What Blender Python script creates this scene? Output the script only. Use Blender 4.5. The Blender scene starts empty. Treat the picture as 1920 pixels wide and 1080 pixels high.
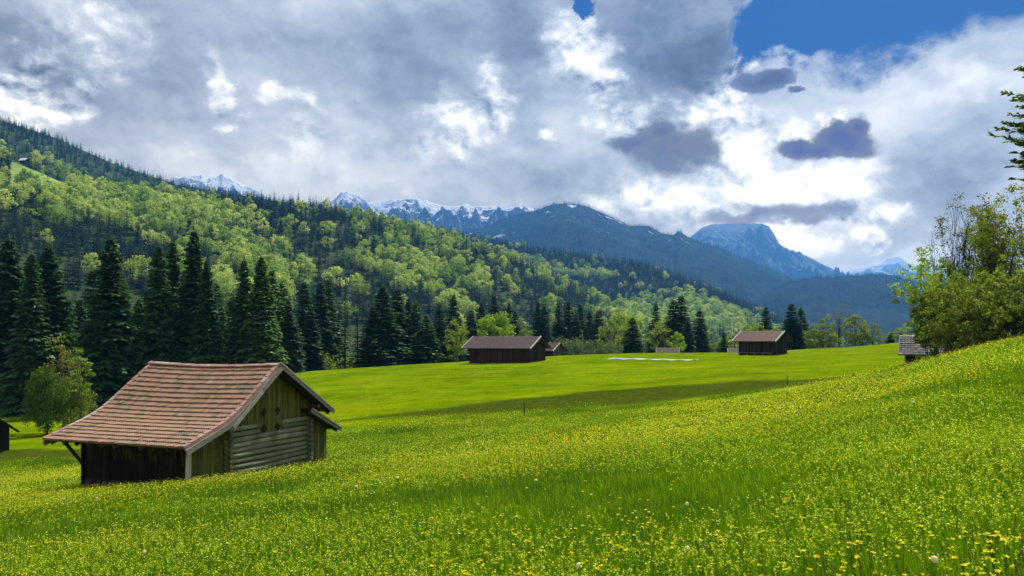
import bpy, math, random
import numpy as np
from mathutils import Vector, Matrix, Euler

random.seed(7)
RNG = np.random.default_rng(11)
SC = bpy.context.scene
COL = SC.collection
F = 1400.0          # focal length in photo pixels (1920 wide)
HZ = 640.0          # photo row of the horizon
PI = math.pi
rad = math.radians

def at(px, py, Y):
    """world point seen at photo pixel (px, py) when it stands Y metres ahead"""
    return Vector(((px - 960.0) / F * Y, Y, (HZ - py) / F * Y))

# ------------------------------------------------------------------ noise
_T = np.random.default_rng(5).random((256, 256))
def vnoise(x, y):
    xi = np.floor(x).astype(int); yi = np.floor(y).astype(int)
    fx = x - xi; fy = y - yi
    fx = fx * fx * (3 - 2 * fx); fy = fy * fy * (3 - 2 * fy)
    g = lambda a, b: _T[a % 256, b % 256]
    return (g(xi, yi) * (1 - fx) + g(xi + 1, yi) * fx) * (1 - fy) + (g(xi, yi + 1) * (1 - fx) + g(xi + 1, yi + 1) * fx) * fy
def fbm(x, y, o=5, r=.5):
    s = 0; a = 1; t = 0
    for k in range(o):
        s = s + a * (vnoise(x + 17.3 * k, y - 9.1 * k) - .5) * 2; t += a
        a *= r; x = x * 2.03; y = y * 2.03
    return s / t
def ridged(x, y, o=6):
    s = 0; a = 1; t = 0
    for k in range(o):
        n = 1 - np.abs(vnoise(x + 31.7 * k, y + 4.3 * k) - .5) * 2
        s = s + a * n * n; t += a
        a *= .52; x = x * 2.07; y = y * 2.07
    return s / t

# ------------------------------------------------------------------ tagging
def tag(o, label=None, cat=None, group=None, kind=None):
    if label: o['label'] = label
    if cat: o['category'] = cat
    if group: o['group'] = group
    if kind: o['kind'] = kind
    return o
def empty(name, loc, rz=0, label=None, cat=None, group=None):
    o = bpy.data.objects.new(name, None); COL.objects.link(o)
    o.location = loc; o.rotation_euler = (0, 0, rz)
    return tag(o, label, cat, group)
def link(name, me, parent=None, loc=None):
    o = bpy.data.objects.new(name, me); COL.objects.link(o)
    if parent: o.parent = parent
    if loc is not None: o.location = loc
    return o

# ------------------------------------------------------------------ meshes
def np_mesh(name, V, faces, mats=(), var=None, midx=None, smooth=False, fattr=None):
    """faces: list of (n,k) arrays. var: per-vertex float -> attribute 'var'."""
    me = bpy.data.meshes.new(name)
    V = np.asarray(V, dtype=np.float32).reshape(-1, 3)
    faces = [np.asarray(f, dtype=np.int32) for f in faces if len(f)]
    loops = np.concatenate([f.ravel() for f in faces])
    tot = np.concatenate([np.full(len(f), f.shape[1], dtype=np.int32) for f in faces])
    st = np.concatenate([[0], np.cumsum(tot)[:-1]]).astype(np.int32)
    me.vertices.add(len(V)); me.vertices.foreach_set('co', V.ravel())
    me.loops.add(len(loops)); me.loops.foreach_set('vertex_index', loops)
    me.polygons.add(len(tot)); me.polygons.foreach_set('loop_start', st); me.polygons.foreach_set('loop_total', tot)
    if midx is not None: me.polygons.foreach_set('material_index', np.asarray(midx, dtype=np.int32))
    me.polygons.foreach_set('use_smooth', np.full(len(tot), bool(smooth)))
    if var is not None:
        a = me.attributes.new('var', 'FLOAT', 'POINT'); a.data.foreach_set('value', np.asarray(var, dtype=np.float32))
    if fattr:
        for k, vals in fattr.items():
            a = me.attributes.new(k, 'FLOAT', 'POINT'); a.data.foreach_set('value', np.asarray(vals, dtype=np.float32))
    me.update(calc_edges=True)
    for m in mats: me.materials.append(m)
    return me

class MB:
    """collects boxes, tubes and polygons for ONE mesh"""
    def __init__(s): s.v = []; s.f3 = []; s.f4 = []; s.m3 = []; s.m4 = []; s.var = []; s.big = []
    def add(s, V, faces, var=.5, m=0):
        b = len(s.v)
        s.v.extend([tuple(p) for p in V])
        s.var.extend([var] * len(V))
        for f in faces:
            f = [b + i for i in f]
            if len(f) == 3: s.f3.append(f); s.m3.append(m)
            elif len(f) == 4: s.f4.append(f); s.m4.append(m)
            else: s.big.append((f, m))
    def box(s, x0, x1, y0, y1, z0, z1, var=None, m=0):
        var = random.random() if var is None else var
        V = [(x, y, z) for z in (z0, z1) for y in (y0, y1) for x in (x0, x1)]
        s.add(V, [(0, 2, 3, 1), (4, 5, 7, 6), (0, 1, 5, 4), (2, 6, 7, 3), (0, 4, 6, 2), (1, 3, 7, 5)], var, m)
    def hexa(s, P, var=None, m=0):
        """8 points: bottom four ccw then top four ccw"""
        var = random.random() if var is None else var
        s.add(P, [(0, 3, 2, 1), (4, 5, 6, 7), (0, 1, 5, 4), (1, 2, 6, 5), (2, 3, 7, 6), (3, 0, 4, 7)], var, m)
    def beam(s, a, b, w, h, up=(0, 0, 1), var=None, m=0):
        a = Vector(a); b = Vector(b); d = (b - a).normalized(); up = Vector(up)
        r = d.cross(up).normalized() * (w / 2); u = r.cross(d).normalized() * (h / 2)
        s.hexa([a - r - u, a + r - u, b + r - u, b - r - u, a - r + u, a + r + u, b + r + u, b - r + u], var, m)
    def tube(s, pts, rs, n=6, var=None, m=0, cap=True):
        var = random.random() if var is None else var
        pts = [Vector(p) for p in pts]
        b = len(s.v); N = len(pts); ref = None
        for i, p in enumerate(pts):
            d = (pts[min(i + 1, N - 1)] - pts[max(i - 1, 0)])
            if d.length < 1e-9: d = Vector((0, 0, 1))
            d.normalize()
            if ref is None:
                ref = d.orthogonal().normalized()
            else:
                ref = ref - d * ref.dot(d)
                ref = ref.normalized() if ref.length > 1e-6 else d.orthogonal().normalized()
            q = d.cross(ref)
            for k in range(n):
                a = 2 * PI * k / n
                s.v.append(tuple(p + (ref * math.cos(a) + q * math.sin(a)) * rs[i])); s.var.append(var)
        for i in range(N - 1):
            for k in range(n):
                k2 = (k + 1) % n
                s.f4.append([b + i * n + k, b + i * n + k2, b + (i + 1) * n + k2, b + (i + 1) * n + k]); s.m4.append(m)
        if cap:
            s.big.append(([b + k for k in range(n)][::-1], m)); s.big.append(([b + (N - 1) * n + k for k in range(n)], m))
    def mesh(s, name, mats, smooth=False):
        faces = []; mi = []
        if s.f3: faces.append(np.array(s.f3)); mi += s.m3
        if s.f4: faces.append(np.array(s.f4)); mi += s.m4
        for f, m in s.big: faces.append(np.array([f])); mi.append(m)
        if not isinstance(mats, (list, tuple)): mats = [mats]
        return np_mesh(name, s.v, faces, mats, s.var, mi, smooth)
    def build(s, name, mats, parent=None, smooth=False, loc=None):
        return link(name, s.mesh(name, mats, smooth), parent, loc)

# ------------------------------------------------------------------ materials
class NT:
    def __init__(s, tree): s.t = tree; s.t.nodes.clear()
    def n(s, typ, **kw):
        nd = s.t.nodes.new(typ)
        for k, v in kw.items():
            if k.startswith('i_'):
                key = k[2:]; key = int(key) if key.isdigit() else key.replace('_', ' ')
                s.set(nd.inputs[key], v)
            else: setattr(nd, k, v)
        return nd
    def set(s, sock, v):
        if isinstance(v, bpy.types.NodeSocket): s.t.links.new(v, sock)
        elif isinstance(v, bpy.types.Node): s.t.links.new(v.outputs[0], sock)
        else:
            if hasattr(sock.default_value, '__len__') and hasattr(v, '__len__') and len(sock.default_value) == 4 and len(v) == 3: v = (*v, 1)
            sock.default_value = v
    def math(s, op, a, b=None, c=None, clamp=False):
        nd = s.t.nodes.new('ShaderNodeMath'); nd.operation = op; nd.use_clamp = clamp
        s.set(nd.inputs[0], a)
        if b is not None: s.set(nd.inputs[1], b)
        if c is not None: s.set(nd.inputs[2], c)
        return nd.outputs[0]
    def vmath(s, op, a, b=None, sc=None):
        nd = s.t.nodes.new('ShaderNodeVectorMath'); nd.operation = op
        s.set(nd.inputs[0], a)
        if b is not None: s.set(nd.inputs[1], b)
        if sc is not None: s.set(nd.inputs['Scale'], sc)
        return nd.outputs[0] if op not in ('LENGTH', 'DOT_PRODUCT') else nd.outputs['Value']
    def mix(s, f, a, b, blend='MIX'):
        nd = s.t.nodes.new('ShaderNodeMix'); nd.data_type = 'RGBA'; nd.blend_type = blend
        s.set(nd.inputs[0], f); s.set(nd.inputs[6], a); s.set(nd.inputs[7], b)
        return nd.outputs[2]
    def noise(s, vec, scale, detail=4, rough=.55, out=0, dist=0):
        nd = s.t.nodes.new('ShaderNodeTexNoise')
        if vec is not None: s.set(nd.inputs['Vector'], vec)
        nd.inputs['Scale'].default_value = scale; nd.inputs['Detail'].default_value = detail
        nd.inputs['Roughness'].default_value = rough; nd.inputs['Distortion'].default_value = dist
        return nd.outputs[out]
    def ramp(s, f, stops, interp='LINEAR'):
        nd = s.t.nodes.new('ShaderNodeValToRGB'); cr = nd.color_ramp; cr.interpolation = interp
        while len(cr.elements) < len(stops): cr.elements.new(.5)
        for e, (p, c) in zip(cr.elements, stops):
            e.position = p; e.color = (*c, 1) if hasattr(c, '__len__') and len(c) == 3 else ((c, c, c, 1) if not hasattr(c, '__len__') else c)
        s.set(nd.inputs[0], f)
        return nd.outputs[0]
    def mapr(s, v, a, b, c=0, d=1, smooth=False):
        nd = s.t.nodes.new('ShaderNodeMapRange'); nd.interpolation_type = 'SMOOTHSTEP' if smooth else 'LINEAR'
        s.set(nd.inputs[0], v)
        for i, q in zip((1, 2, 3, 4), (a, b, c, d)): nd.inputs[i].default_value = q
        return nd.outputs[0]
    def attr(s, name):
        nd = s.t.nodes.new('ShaderNodeAttribute'); nd.attribute_name = name
        return nd.outputs['Fac']

def srgb(r, g, b):
    f = lambda c: (c / 255 / 12.92) if c / 255 <= .04045 else ((c / 255 + .055) / 1.055) ** 2.4
    return (f(r), f(g), f(b))

def new_mat(name):
    m = bpy.data.materials.new(name); m.use_nodes = True
    return m, NT(m.node_tree)

def leaf_mat(name, cols, transl=.45, rough=.6, rnd=.25, gloss=.012, hue=.0):
    """cols: dark, mid, light linear colours chosen by per-leaf 'var' and per-tree random"""
    m, t = new_mat(name)
    info = t.n('ShaderNodeObjectInfo')
    f = t.math('ADD', t.math('MULTIPLY', t.attr('var'), 1 - rnd), t.math('MULTIPLY', info.outputs['Random'], rnd))
    c = t.ramp(f, [(0, cols[0]), (.5, cols[1]), (1, cols[2])])
    d = t.n('ShaderNodeBsdfDiffuse', i_Color=c)
    tr = t.n('ShaderNodeBsdfTranslucent', i_Color=t.mix(1, c, (1.25, 1.15, .55), 'MULTIPLY'))
    a = t.n('ShaderNodeMixShader', i_0=transl); t.set(a.inputs[1], d); t.set(a.inputs[2], tr)
    g = t.n('ShaderNodeBsdfGlossy', i_Roughness=.45); g.inputs['Color'].default_value = (.9, .95, 1, 1)
    b = t.n('ShaderNodeMixShader', i_0=gloss); t.set(b.inputs[1], a.outputs[0]); t.set(b.inputs[2], g)
    o = t.n('ShaderNodeOutputMaterial'); t.set(o.inputs[0], b.outputs[0])
    return m

def bsdf_mat(name, color_fn, rough=.8, spec=.15, bump_fn=None, bump_d=.01):
    m, t = new_mat(name)
    p = t.n('ShaderNodeBsdfPrincipled'); p.inputs['Roughness'].default_value = rough
    p.inputs['Specular IOR Level'].default_value = spec
    t.set(p.inputs['Base Color'], color_fn(t))
    if bump_fn:
        b = t.n('ShaderNodeBump'); b.inputs['Distance'].default_value = bump_d; b.inputs['Strength'].default_value = 1
        t.set(b.inputs['Height'], bump_fn(t)); t.set(p.inputs['Normal'], b.outputs[0])
    o = t.n('ShaderNodeOutputMaterial'); t.set(o.inputs[0], p.outputs[0])
    return m

def gpos(t): return t.n('ShaderNodeNewGeometry').outputs['Position']
def opos(t): return t.n('ShaderNodeTexCoord').outputs['Object']

def wood_mat(name, dark, mid, light, axis='z', stain=None, rough=.85):
    """weathered boards: grain stretched along one axis, each board its own tone"""
    sc = {'z': (22, 22, 1.3), 'x': (1.3, 22, 22), 'y': (22, 1.3, 22)}[axis]
    def col(t):
        v = t.vmath('MULTIPLY', opos(t), sc)
        off = t.n('ShaderNodeCombineXYZ'); t.set(off.inputs[0], t.math('MULTIPLY', t.attr('var'), 37.0)); t.set(off.inputs[1], t.math('MULTIPLY', t.attr('var'), 91.0))
        v = t.vmath('ADD', v, off.outputs[0])
        g = t.noise(v, 1.0, 6, .62)
        f = t.math('ADD', t.math('MULTIPLY', g, .7), t.math('MULTIPLY', t.attr('var'), .42))
        f = t.math('SUBTRACT', f, .06)
        c = t.ramp(f, [(.18, dark), (.52, mid), (.85, light)])
        if stain:
            s = t.noise(t.vmath('MULTIPLY', opos(t), (1.6, 1.6, .7)), 1.0, 5, .6)
            c = t.mix(t.mapr(s, .45, .65), c, stain)
        return c
    def bmp(t): return t.noise(t.vmath('MULTIPLY', opos(t), sc), 1.4, 5, .6)
    return bsdf_mat(name, col, rough, .2, bmp, .006)

M = {}
M['wood_moss'] = wood_mat('mossy_boards', (.022, .024, .007), (.085, .088, .022), (.22, .21, .07), 'z', (.10, .12, .02))
M['wood_log'] = wood_mat('weathered_logs', (.03, .034, .024), (.17, .18, .12), (.40, .41, .30), 'x', (.12, .14, .055))
M['wood_dark'] = wood_mat('dark_boards', (.004, .004, .004), (.018, .014, .011), (.06, .048, .04), 'z')
M['wood_grey'] = wood_mat('grey_boards', (.05, .055, .04), (.2, .2, .16), (.45, .44, .38), 'x')
M['wood_under'] = wood_mat('roof_timber', (.012, .013, .006), (.05, .052, .022), (.12, .12, .06), 'x')
M['wood_pale'] = wood_mat('pale_post', (.2, .19, .17), (.45, .43, .39), (.7, .68, .62), 'z')
M['wood_brown'] = wood_mat('brown_boards', (.007, .005, .004), (.026, .014, .010), (.085, .035, .022), 'z')
M['wood_green'] = wood_mat('green_grey_boards', (.02, .025, .018), (.05, .06, .045), (.09, .10, .08), 'z')
M['iron'] = bsdf_mat('black_iron', lambda t: t.ramp(t.noise(opos(t), 30), [(0, (.01, .009, .007)), (1, (.04, .03, .02))]), .6)

def tile_col(stops):
    def f(t):
        n = t.noise(t.vmath('MULTIPLY', opos(t), (1, 1, 1)), .9, 5, .6)
        fine = t.noise(opos(t), 28, 4, .7)
        v = t.math('ADD', t.math('MULTIPLY', t.attr('var'), .55), t.math('MULTIPLY', n, .45))
        c = t.ramp(v, stops)
        li = t.noise(t.vmath('MULTIPLY', opos(t), (2.2, 2.2, 2.2)), 1.3, 8, .72)
        c = t.mix(t.mapr(li, .55, .68, 0, .65), c, (.20, .20, .12))
        return t.mix(.7, c, t.ramp(fine, [(.25, (.35, .33, .3)), (.75, (1, 1, 1))]), 'MULTIPLY')
    return f
M['tile'] = bsdf_mat('red_roof_tiles', tile_col([(.08, (.085, .075, .045)), (.30, (.23, .165, .095)), (.50, (.34, .205, .13)), (.68, (.38, .165, .11)), (.88, (.42, .33, .24)), (1, (.7, .69, .66))]), .75, .3)
M['ridge_tile'] = bsdf_mat('ridge_tiles', tile_col([(.1, (.36, .19, .155)), (.6, (.47, .28, .235)), (.8, (.52, .42, .37)), (.95, (.72, .71, .69))]), .7, .3)
M['brown_roof'] = bsdf_mat('brown_sheet_roof', tile_col([(.2, (.070, .050, .047)), (.8, (.115, .082, .078))]), .8, .2)
M['red_roof'] = bsdf_mat('red_brown_roof', tile_col([(.2, (.10, .045, .035)), (.8, (.17, .07, .055))]), .75, .2)
M['grey_roof'] = bsdf_mat('grey_tile_roof', tile_col([(.2, (.09, .08, .075)), (.6, (.22, .195, .185)), (.9, (.48, .44, .42))]), .6, .3)
M['white_trim'] = bsdf_mat('white_edge_boards', lambda t: t.ramp(t.noise(opos(t), 3), [(0, (.55, .55, .56)), (1, (.8, .8, .8))]), .6)
M['concrete'] = bsdf_mat('concrete_plinth', lambda t: t.ramp(t.noise(opos(t), 4), [(0, (.3, .3, .29)), (1, (.5, .5, .48))]), .8)
M['white_sheet'] = bsdf_mat('whitish_sheet', lambda t: t.ramp(t.noise(gpos(t), .6, 6, .7), [(.3, (.20, .23, .19)), (.6, (.38, .41, .37))]), .7)
M['bark'] = bsdf_mat('bark', lambda t: t.ramp(t.noise(t.vmath('MULTIPLY', opos(t), (6, 6, 1)), 1.5, 5, .6), [(.3, (.022, .018, .014)), (.75, (.10, .085, .065))]), .9)
M['bark_grey'] = bsdf_mat('grey_bark', lambda t: t.ramp(t.noise(t.vmath('MULTIPLY', opos(t), (5, 5, 1)), 1.5, 5, .6), [(.3, (.07, .06, .05)), (.75, (.2, .17, .15))]), .9)

M['needle_dark'] = leaf_mat('spruce_needles', [(.016, .044, .016), (.042, .100, .032), (.11, .21, .055)], .28, rnd=.45, gloss=.012)
M['needle_mid'] = leaf_mat('spruce_needles_fresh', [(.012, .03, .016), (.028, .062, .028), (.06, .115, .045)], .25, rnd=.3, gloss=.012)
M['needle_far'] = leaf_mat('hill_spruce_needles', [(.006, .022, .018), (.012, .038, .026), (.024, .062, .034)], .15, rnd=.5, gloss=.012)
M['leaf_far'] = leaf_mat('hill_beech_leaves', [(.10, .20, .035), (.32, .48, .10), (.66, .74, .26)], .30, rnd=.7, gloss=.012)
M['leaf_lime'] = leaf_mat('lime_leaves', [(.10, .20, .012), (.21, .36, .02), (.36, .50, .05)], .5, rnd=.2, gloss=.012)
M['leaf_spring'] = leaf_mat('spring_leaves', [(.08, .13, .02), (.17, .25, .035), (.28, .36, .07)], .5, rnd=.3, gloss=.012)
M['leaf_dull'] = leaf_mat('dull_green_leaves', [(.06, .105, .014), (.18, .25, .028), (.34, .42, .06)], .4, rnd=.2, gloss=.012)
M['leaf_deep'] = leaf_mat('deep_green_leaves', [(.025, .065, .008), (.07, .15, .014), (.16, .28, .03)], .45, rnd=.2, gloss=.012)
M['leaf_bronze'] = leaf_mat('young_bronze_leaves', [(.06, .06, .015), (.14, .15, .03), (.24, .28, .05)], .45, rnd=.2, gloss=.012)
M['leaf_grey'] = leaf_mat('grey_green_leaves', [(.05, .08, .035), (.11, .17, .07), (.2, .28, .13)], .35, rnd=.3, gloss=.012)
M['grass'] = leaf_mat('meadow_grass_blades', [(.020, .070, .002), (.092, .215, .003), (.29, .44, .008)], .5, rnd=.3, gloss=.012)
M['rattle'] = leaf_mat('pale_yellow_flowers', [(.22, .38, .005), (.50, .64, .015), (.82, .84, .12)], .45, rnd=.1, gloss=.012)
M['yellow'] = leaf_mat('yellow_petals', [(.66, .54, .0), (.85, .76, .01), (.9, .86, .06)], .4, rnd=.1, gloss=.012)
M['seed'] = leaf_mat('dandelion_down', [(.6, .6, .58), (.8, .8, .78), (.9, .9, .9)], .5, rnd=0, gloss=.012)
# ================================================================== terrain
YK = [0, 3, 6, 10, 20, 30, 40, 50, 60, 66, 72, 80, 90, 110, 130, 150, 170, 200, 250, 340]
PY = {
 -600: [0, 1657, 1284, 1134, 1022, 985, 966, 950, 930, 915, 895, 880, 865, 840, 822, 810, 800, 790, 780, 765],
 0:    [0, 1606, 1233, 1083, 971, 934, 915, 899, 880, 868, 842, 828, 812, 790, 772, 760, 750, 742, 733, 720],
 159:  [0, 1593, 1219, 1070, 958, 921, 902, 888, 872, 860, 838, 824, 812, 788, 768, 755, 745, 738, 728, 715],
 352:  [0, 1576, 1203, 1054, 942, 904, 882, 865, 848, 838, 822, 805, 790, 760, 735, 715, 705, 703, 700, 695],
 611:  [0, 1554, 1181, 1032, 920, 885, 863, 838, 812, 798, 786, 768, 750, 722, 702, 694, 695, 699, 699, 695],
 820:  [0, 1537, 1163, 1014, 902, 864, 838, 815, 794, 784, 764, 748, 730, 705, 688, 680, 684, 692, 694, 690],
 1000: [0, 1520, 1147, 998, 886, 848, 822, 802, 785, 772, 743, 732, 719, 697, 681, 669, 672, 687, 692, 688],
 1200: [0, 1496, 1122, 973, 862, 822, 798, 781, 768, 756, 729, 718, 706, 686, 672, 661, 665, 682, 687, 685],
 1400: [0, 1467, 1094, 945, 835, 795, 767, 748, 742, 734, 714, 703, 694, 678, 667, 661, 665, 677, 682, 682],
 1600: [0, 1435, 1062, 912, 801, 755, 725, 708, 713, 710, 702, 693, 685, 670, 658, 650, 655, 668, 675, 680],
 1700: [0, 1413, 1040, 890, 778, 728, 701, 690, 699, 701, 699, 694, 686, 665, 650, 640, 645, 655, 665, 670],
 1800: [0, 1398, 1025, 875, 755, 700, 669, 656, 657, 659, 661, 660, 655, 645, 638, 632, 634, 645, 655, 660],
 1920: [0, 1382, 1009, 860, 735, 672, 641, 630, 630, 631, 632, 632, 631, 628, 625, 622, 624, 630, 640, 650],
 2400: [0, 1287, 913, 760, 640, 590, 560, 545, 538, 536, 535, 534, 533, 533, 535, 540, 545, 555, 570, 590],
 3300: [0, 1150, 790, 640, 520, 470, 440, 430, 425, 424, 424, 425, 428, 435, 445, 455, 465, 480, 505, 535],
}
_cols = sorted(PY)
PXG = np.arange(-600, 3301, 25.0); YG = np.arange(0, 341, 1.0)
_Z = []
for c in _cols:
    z = [-1.6] + [-(p - HZ) / F * y for p, y in zip(PY[c][1:], YK[1:])]
    _Z.append(np.interp(YG, YK, z))
_Z = np.array(_Z)
ZG = np.array([np.interp(PXG, _cols, _Z[:, j]) for j in range(len(YG))]).T
def _gs(A, s, ax):
    k = np.arange(-int(3 * s) - 1, int(3 * s) + 2); w = np.exp(-.5 * (k / s) ** 2); w /= w.sum()
    P = np.pad(A, [(len(k) // 2,) * 2 if a == ax else (0, 0) for a in (0, 1)], mode='reflect', reflect_type='odd')
    return np.apply_along_axis(lambda r: np.convolve(r, w, 'valid'), ax, P)
ZG = _gs(ZG, 1.6, 0); ZG = _gs(ZG, 1.7, 1)

# rows of the field edge (photo px -> distance at which the flowered hay meadow ends)
EDGE = ([-600, 0, 159, 352, 611, 820, 1000, 1200, 1400, 1600, 1700, 1800, 1920, 2400], [62, 62, 62, 62, 62, 63, 64, 62, 58, 54, 51, 52, 60, 60])

def ground_z(x, y, rough=True):
    x = np.asarray(x, float); y = np.asarray(y, float)
    yy = np.clip(y, 2.0, 339.0)
    px = np.clip(960 + F * x / yy, -600, 3299)
    i = (px + 600) / 25; j = yy
    i0 = np.floor(i).astype(int); j0 = np.floor(j).astype(int)
    i0 = np.clip(i0, 0, len(PXG) - 2); j0 = np.clip(j0, 0, len(YG) - 2)
    fi = i - i0; fj = j - j0
    z = (ZG[i0, j0] * (1 - fi) + ZG[i0 + 1, j0] * fi) * (1 - fj) + (ZG[i0, j0 + 1] * (1 - fi) + ZG[i0 + 1, j0 + 1] * fi) * fj
    near = -1.6 + .11 * x - .07 * y
    w = np.clip((y - 2) / 4, 0, 1)
    z = near * (1 - w) + z * w
    if rough:
        z = z + .05 * fbm(x * .45, y * .45, 4) * np.clip(y / 15, 0, 1) + .16 * fbm(x * .08 + 7, y * .08, 3) * np.clip((y - 60) / 20, 0, 1) + .07 * fbm(x * .35, y * .5 + 3, 4) * np.clip((y - 66) / 8, 0, 1)
    hay = np.clip((np.interp(960 + F * x / yy, *EDGE) + 1 - y) / 3, 0, 1)
    return z - .30 * hay
def gz(x, y): return float(ground_z(np.array([x]), np.array([y]))[0])
def ground_n(x, y):
    e = .6
    zx = (ground_z(x + e, y, False) - ground_z(x - e, y, False)) / (2 * e)
    zy = (ground_z(x, y + e, False) - ground_z(x, y - e, False)) / (2 * e)
    n = np.stack([-zx, -zy, np.ones_like(zx)], -1)
    return n / np.linalg.norm(n, axis=-1, keepdims=True)

def edge_y(px): return np.interp(px, *EDGE)

def build_ground():
    rows = [-3.0]; 
    while rows[-1] < 335: rows.append(rows[-1] + max(.35, min(.012 * max(rows[-1], 0) + .3, 1.3)))
    rows = np.array(rows)
    v = np.linspace(-1.75, 1.75, 460)
    Yr, Vv = np.meshgrid(rows, v, indexing='ij')
    X = Vv * (Yr + 5)
    Z = ground_z(X, Yr)
    far = np.array([[y] for y in (345, 400, 600, 1000, 2000, 4000, 8000, 18000)])
    Xf = v[None, :] * (far + 5); Yf = np.repeat(far, len(v), 1)
    Zf = np.full_like(Xf, -16.0); Zf[0] = Z[-1] * .7 - 4
    X = np.vstack([X, Xf]); Yr = np.vstack([Yr, Yf]); Z = np.vstack([Z, Zf])
    nr, nc = X.shape
    idx = np.arange(nr * nc).reshape(nr, nc)
    q = np.stack([idx[:-1, :-1], idx[:-1, 1:], idx[1:, 1:], idx[1:, :-1]], -1).reshape(-1, 4)
    px = 960 + F * X / np.maximum(Yr, .5)
    e = edge_y(px)
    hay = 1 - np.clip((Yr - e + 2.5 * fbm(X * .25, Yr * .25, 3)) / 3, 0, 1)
    # bank between hay and mown far meadow, its shade painted as darker green
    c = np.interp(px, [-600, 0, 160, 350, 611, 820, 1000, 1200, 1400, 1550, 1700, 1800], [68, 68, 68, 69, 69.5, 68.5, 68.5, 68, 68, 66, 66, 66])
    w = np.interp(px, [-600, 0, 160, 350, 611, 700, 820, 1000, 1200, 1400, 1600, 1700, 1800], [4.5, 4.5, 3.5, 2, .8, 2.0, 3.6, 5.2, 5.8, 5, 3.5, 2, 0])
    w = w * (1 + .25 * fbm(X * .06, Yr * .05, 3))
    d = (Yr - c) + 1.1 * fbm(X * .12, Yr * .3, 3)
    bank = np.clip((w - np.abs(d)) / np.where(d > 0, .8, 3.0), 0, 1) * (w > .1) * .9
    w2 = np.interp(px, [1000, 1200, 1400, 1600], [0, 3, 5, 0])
    faint_band = np.clip((w2 - np.abs(Yr - 81 + 1.5 * fbm(X * .1, Yr * .2, 3))) / 4, 0, 1) * .35  # second, fainter dark band, painted with the same colour
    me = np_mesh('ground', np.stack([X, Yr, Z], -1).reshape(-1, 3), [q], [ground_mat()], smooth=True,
                 fattr={'hay': hay.ravel(), 'bank': np.maximum(bank, faint_band).ravel()})
    o = link('ground', me); tag(o, 'green alpine meadow ground sloping down to the left', kind='structure')
    return o

def ground_mat():
    def col(t):
        p = gpos(t)
        big = t.noise(p, .05, 4, .6); midn = t.noise(t.vmath('MULTIPLY', p, (1, .6, 1)), .35, 6, .65); fine = t.noise(p, 5, 6, .75)
        far = t.ramp(t.math('ADD', t.math('MULTIPLY', big, .5), t.math('MULTIPLY', midn, .5)), [(.33, (.078, .135, .001)), (.50, (.125, .20, .001)), (.66, (.19, .25, .002))])
        streak = t.noise(t.vmath('MULTIPLY', t.n('ShaderNodeMapping', vector_type='POINT', i_Vector=p, i_Rotation=(0, 0, .35)).outputs[0], (.07, .40, 1)), 1.0, 6, .65)
        far = t.mix(1, far, t.ramp(streak, [(.35, (.74, .80, .7)), (.65, (1.24, 1.15, 1.05))]), 'MULTIPLY')
        dry = t.mapr(t.noise(t.vmath('ADD', p, (40, 11, 0)), .12, 6, .7), .56, .72)
        far = t.mix(t.math('MULTIPLY', dry, .6), far, (.17, .20, .012))
        far = t.mix(1, far, t.ramp(fine, [(.32, (.55, .6, .5)), (.68, (1.3, 1.22, 1.1))]), 'MULTIPLY')
        dots = t.n('ShaderNodeTexVoronoi', i_Scale=1.1); t.set(dots.inputs['Vector'], p)
        fl = t.math('MULTIPLY', t.mapr(dots.outputs['Distance'], .22, .1), t.mapr(t.noise(p, .06, 3), .47, .6))
        far = t.mix(t.math('MULTIPLY', fl, .75), far, (.42, .40, .01))
        bank_shade = t.ramp(t.noise(t.vmath('MULTIPLY', p, (1, 1, 2)), 1.6, 6, .7), [(.3, (.018, .032, .003)), (.7, (.062, .085, .007))])  # dark grass colour that paints in the shade of the bank
        c = t.mix(t.attr('bank'), far, bank_shade)
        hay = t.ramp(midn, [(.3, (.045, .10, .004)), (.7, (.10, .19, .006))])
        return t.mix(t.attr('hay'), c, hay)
    def bmp(t):
        p = gpos(t)
        return t.math('ADD', t.noise(p, 2.2, 6, .7), t.math('MULTIPLY', t.noise(p, 14, 4, .7), .35))
    return bsdf_mat('meadow_ground', col, 1.0, .0, bmp, .14)

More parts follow.
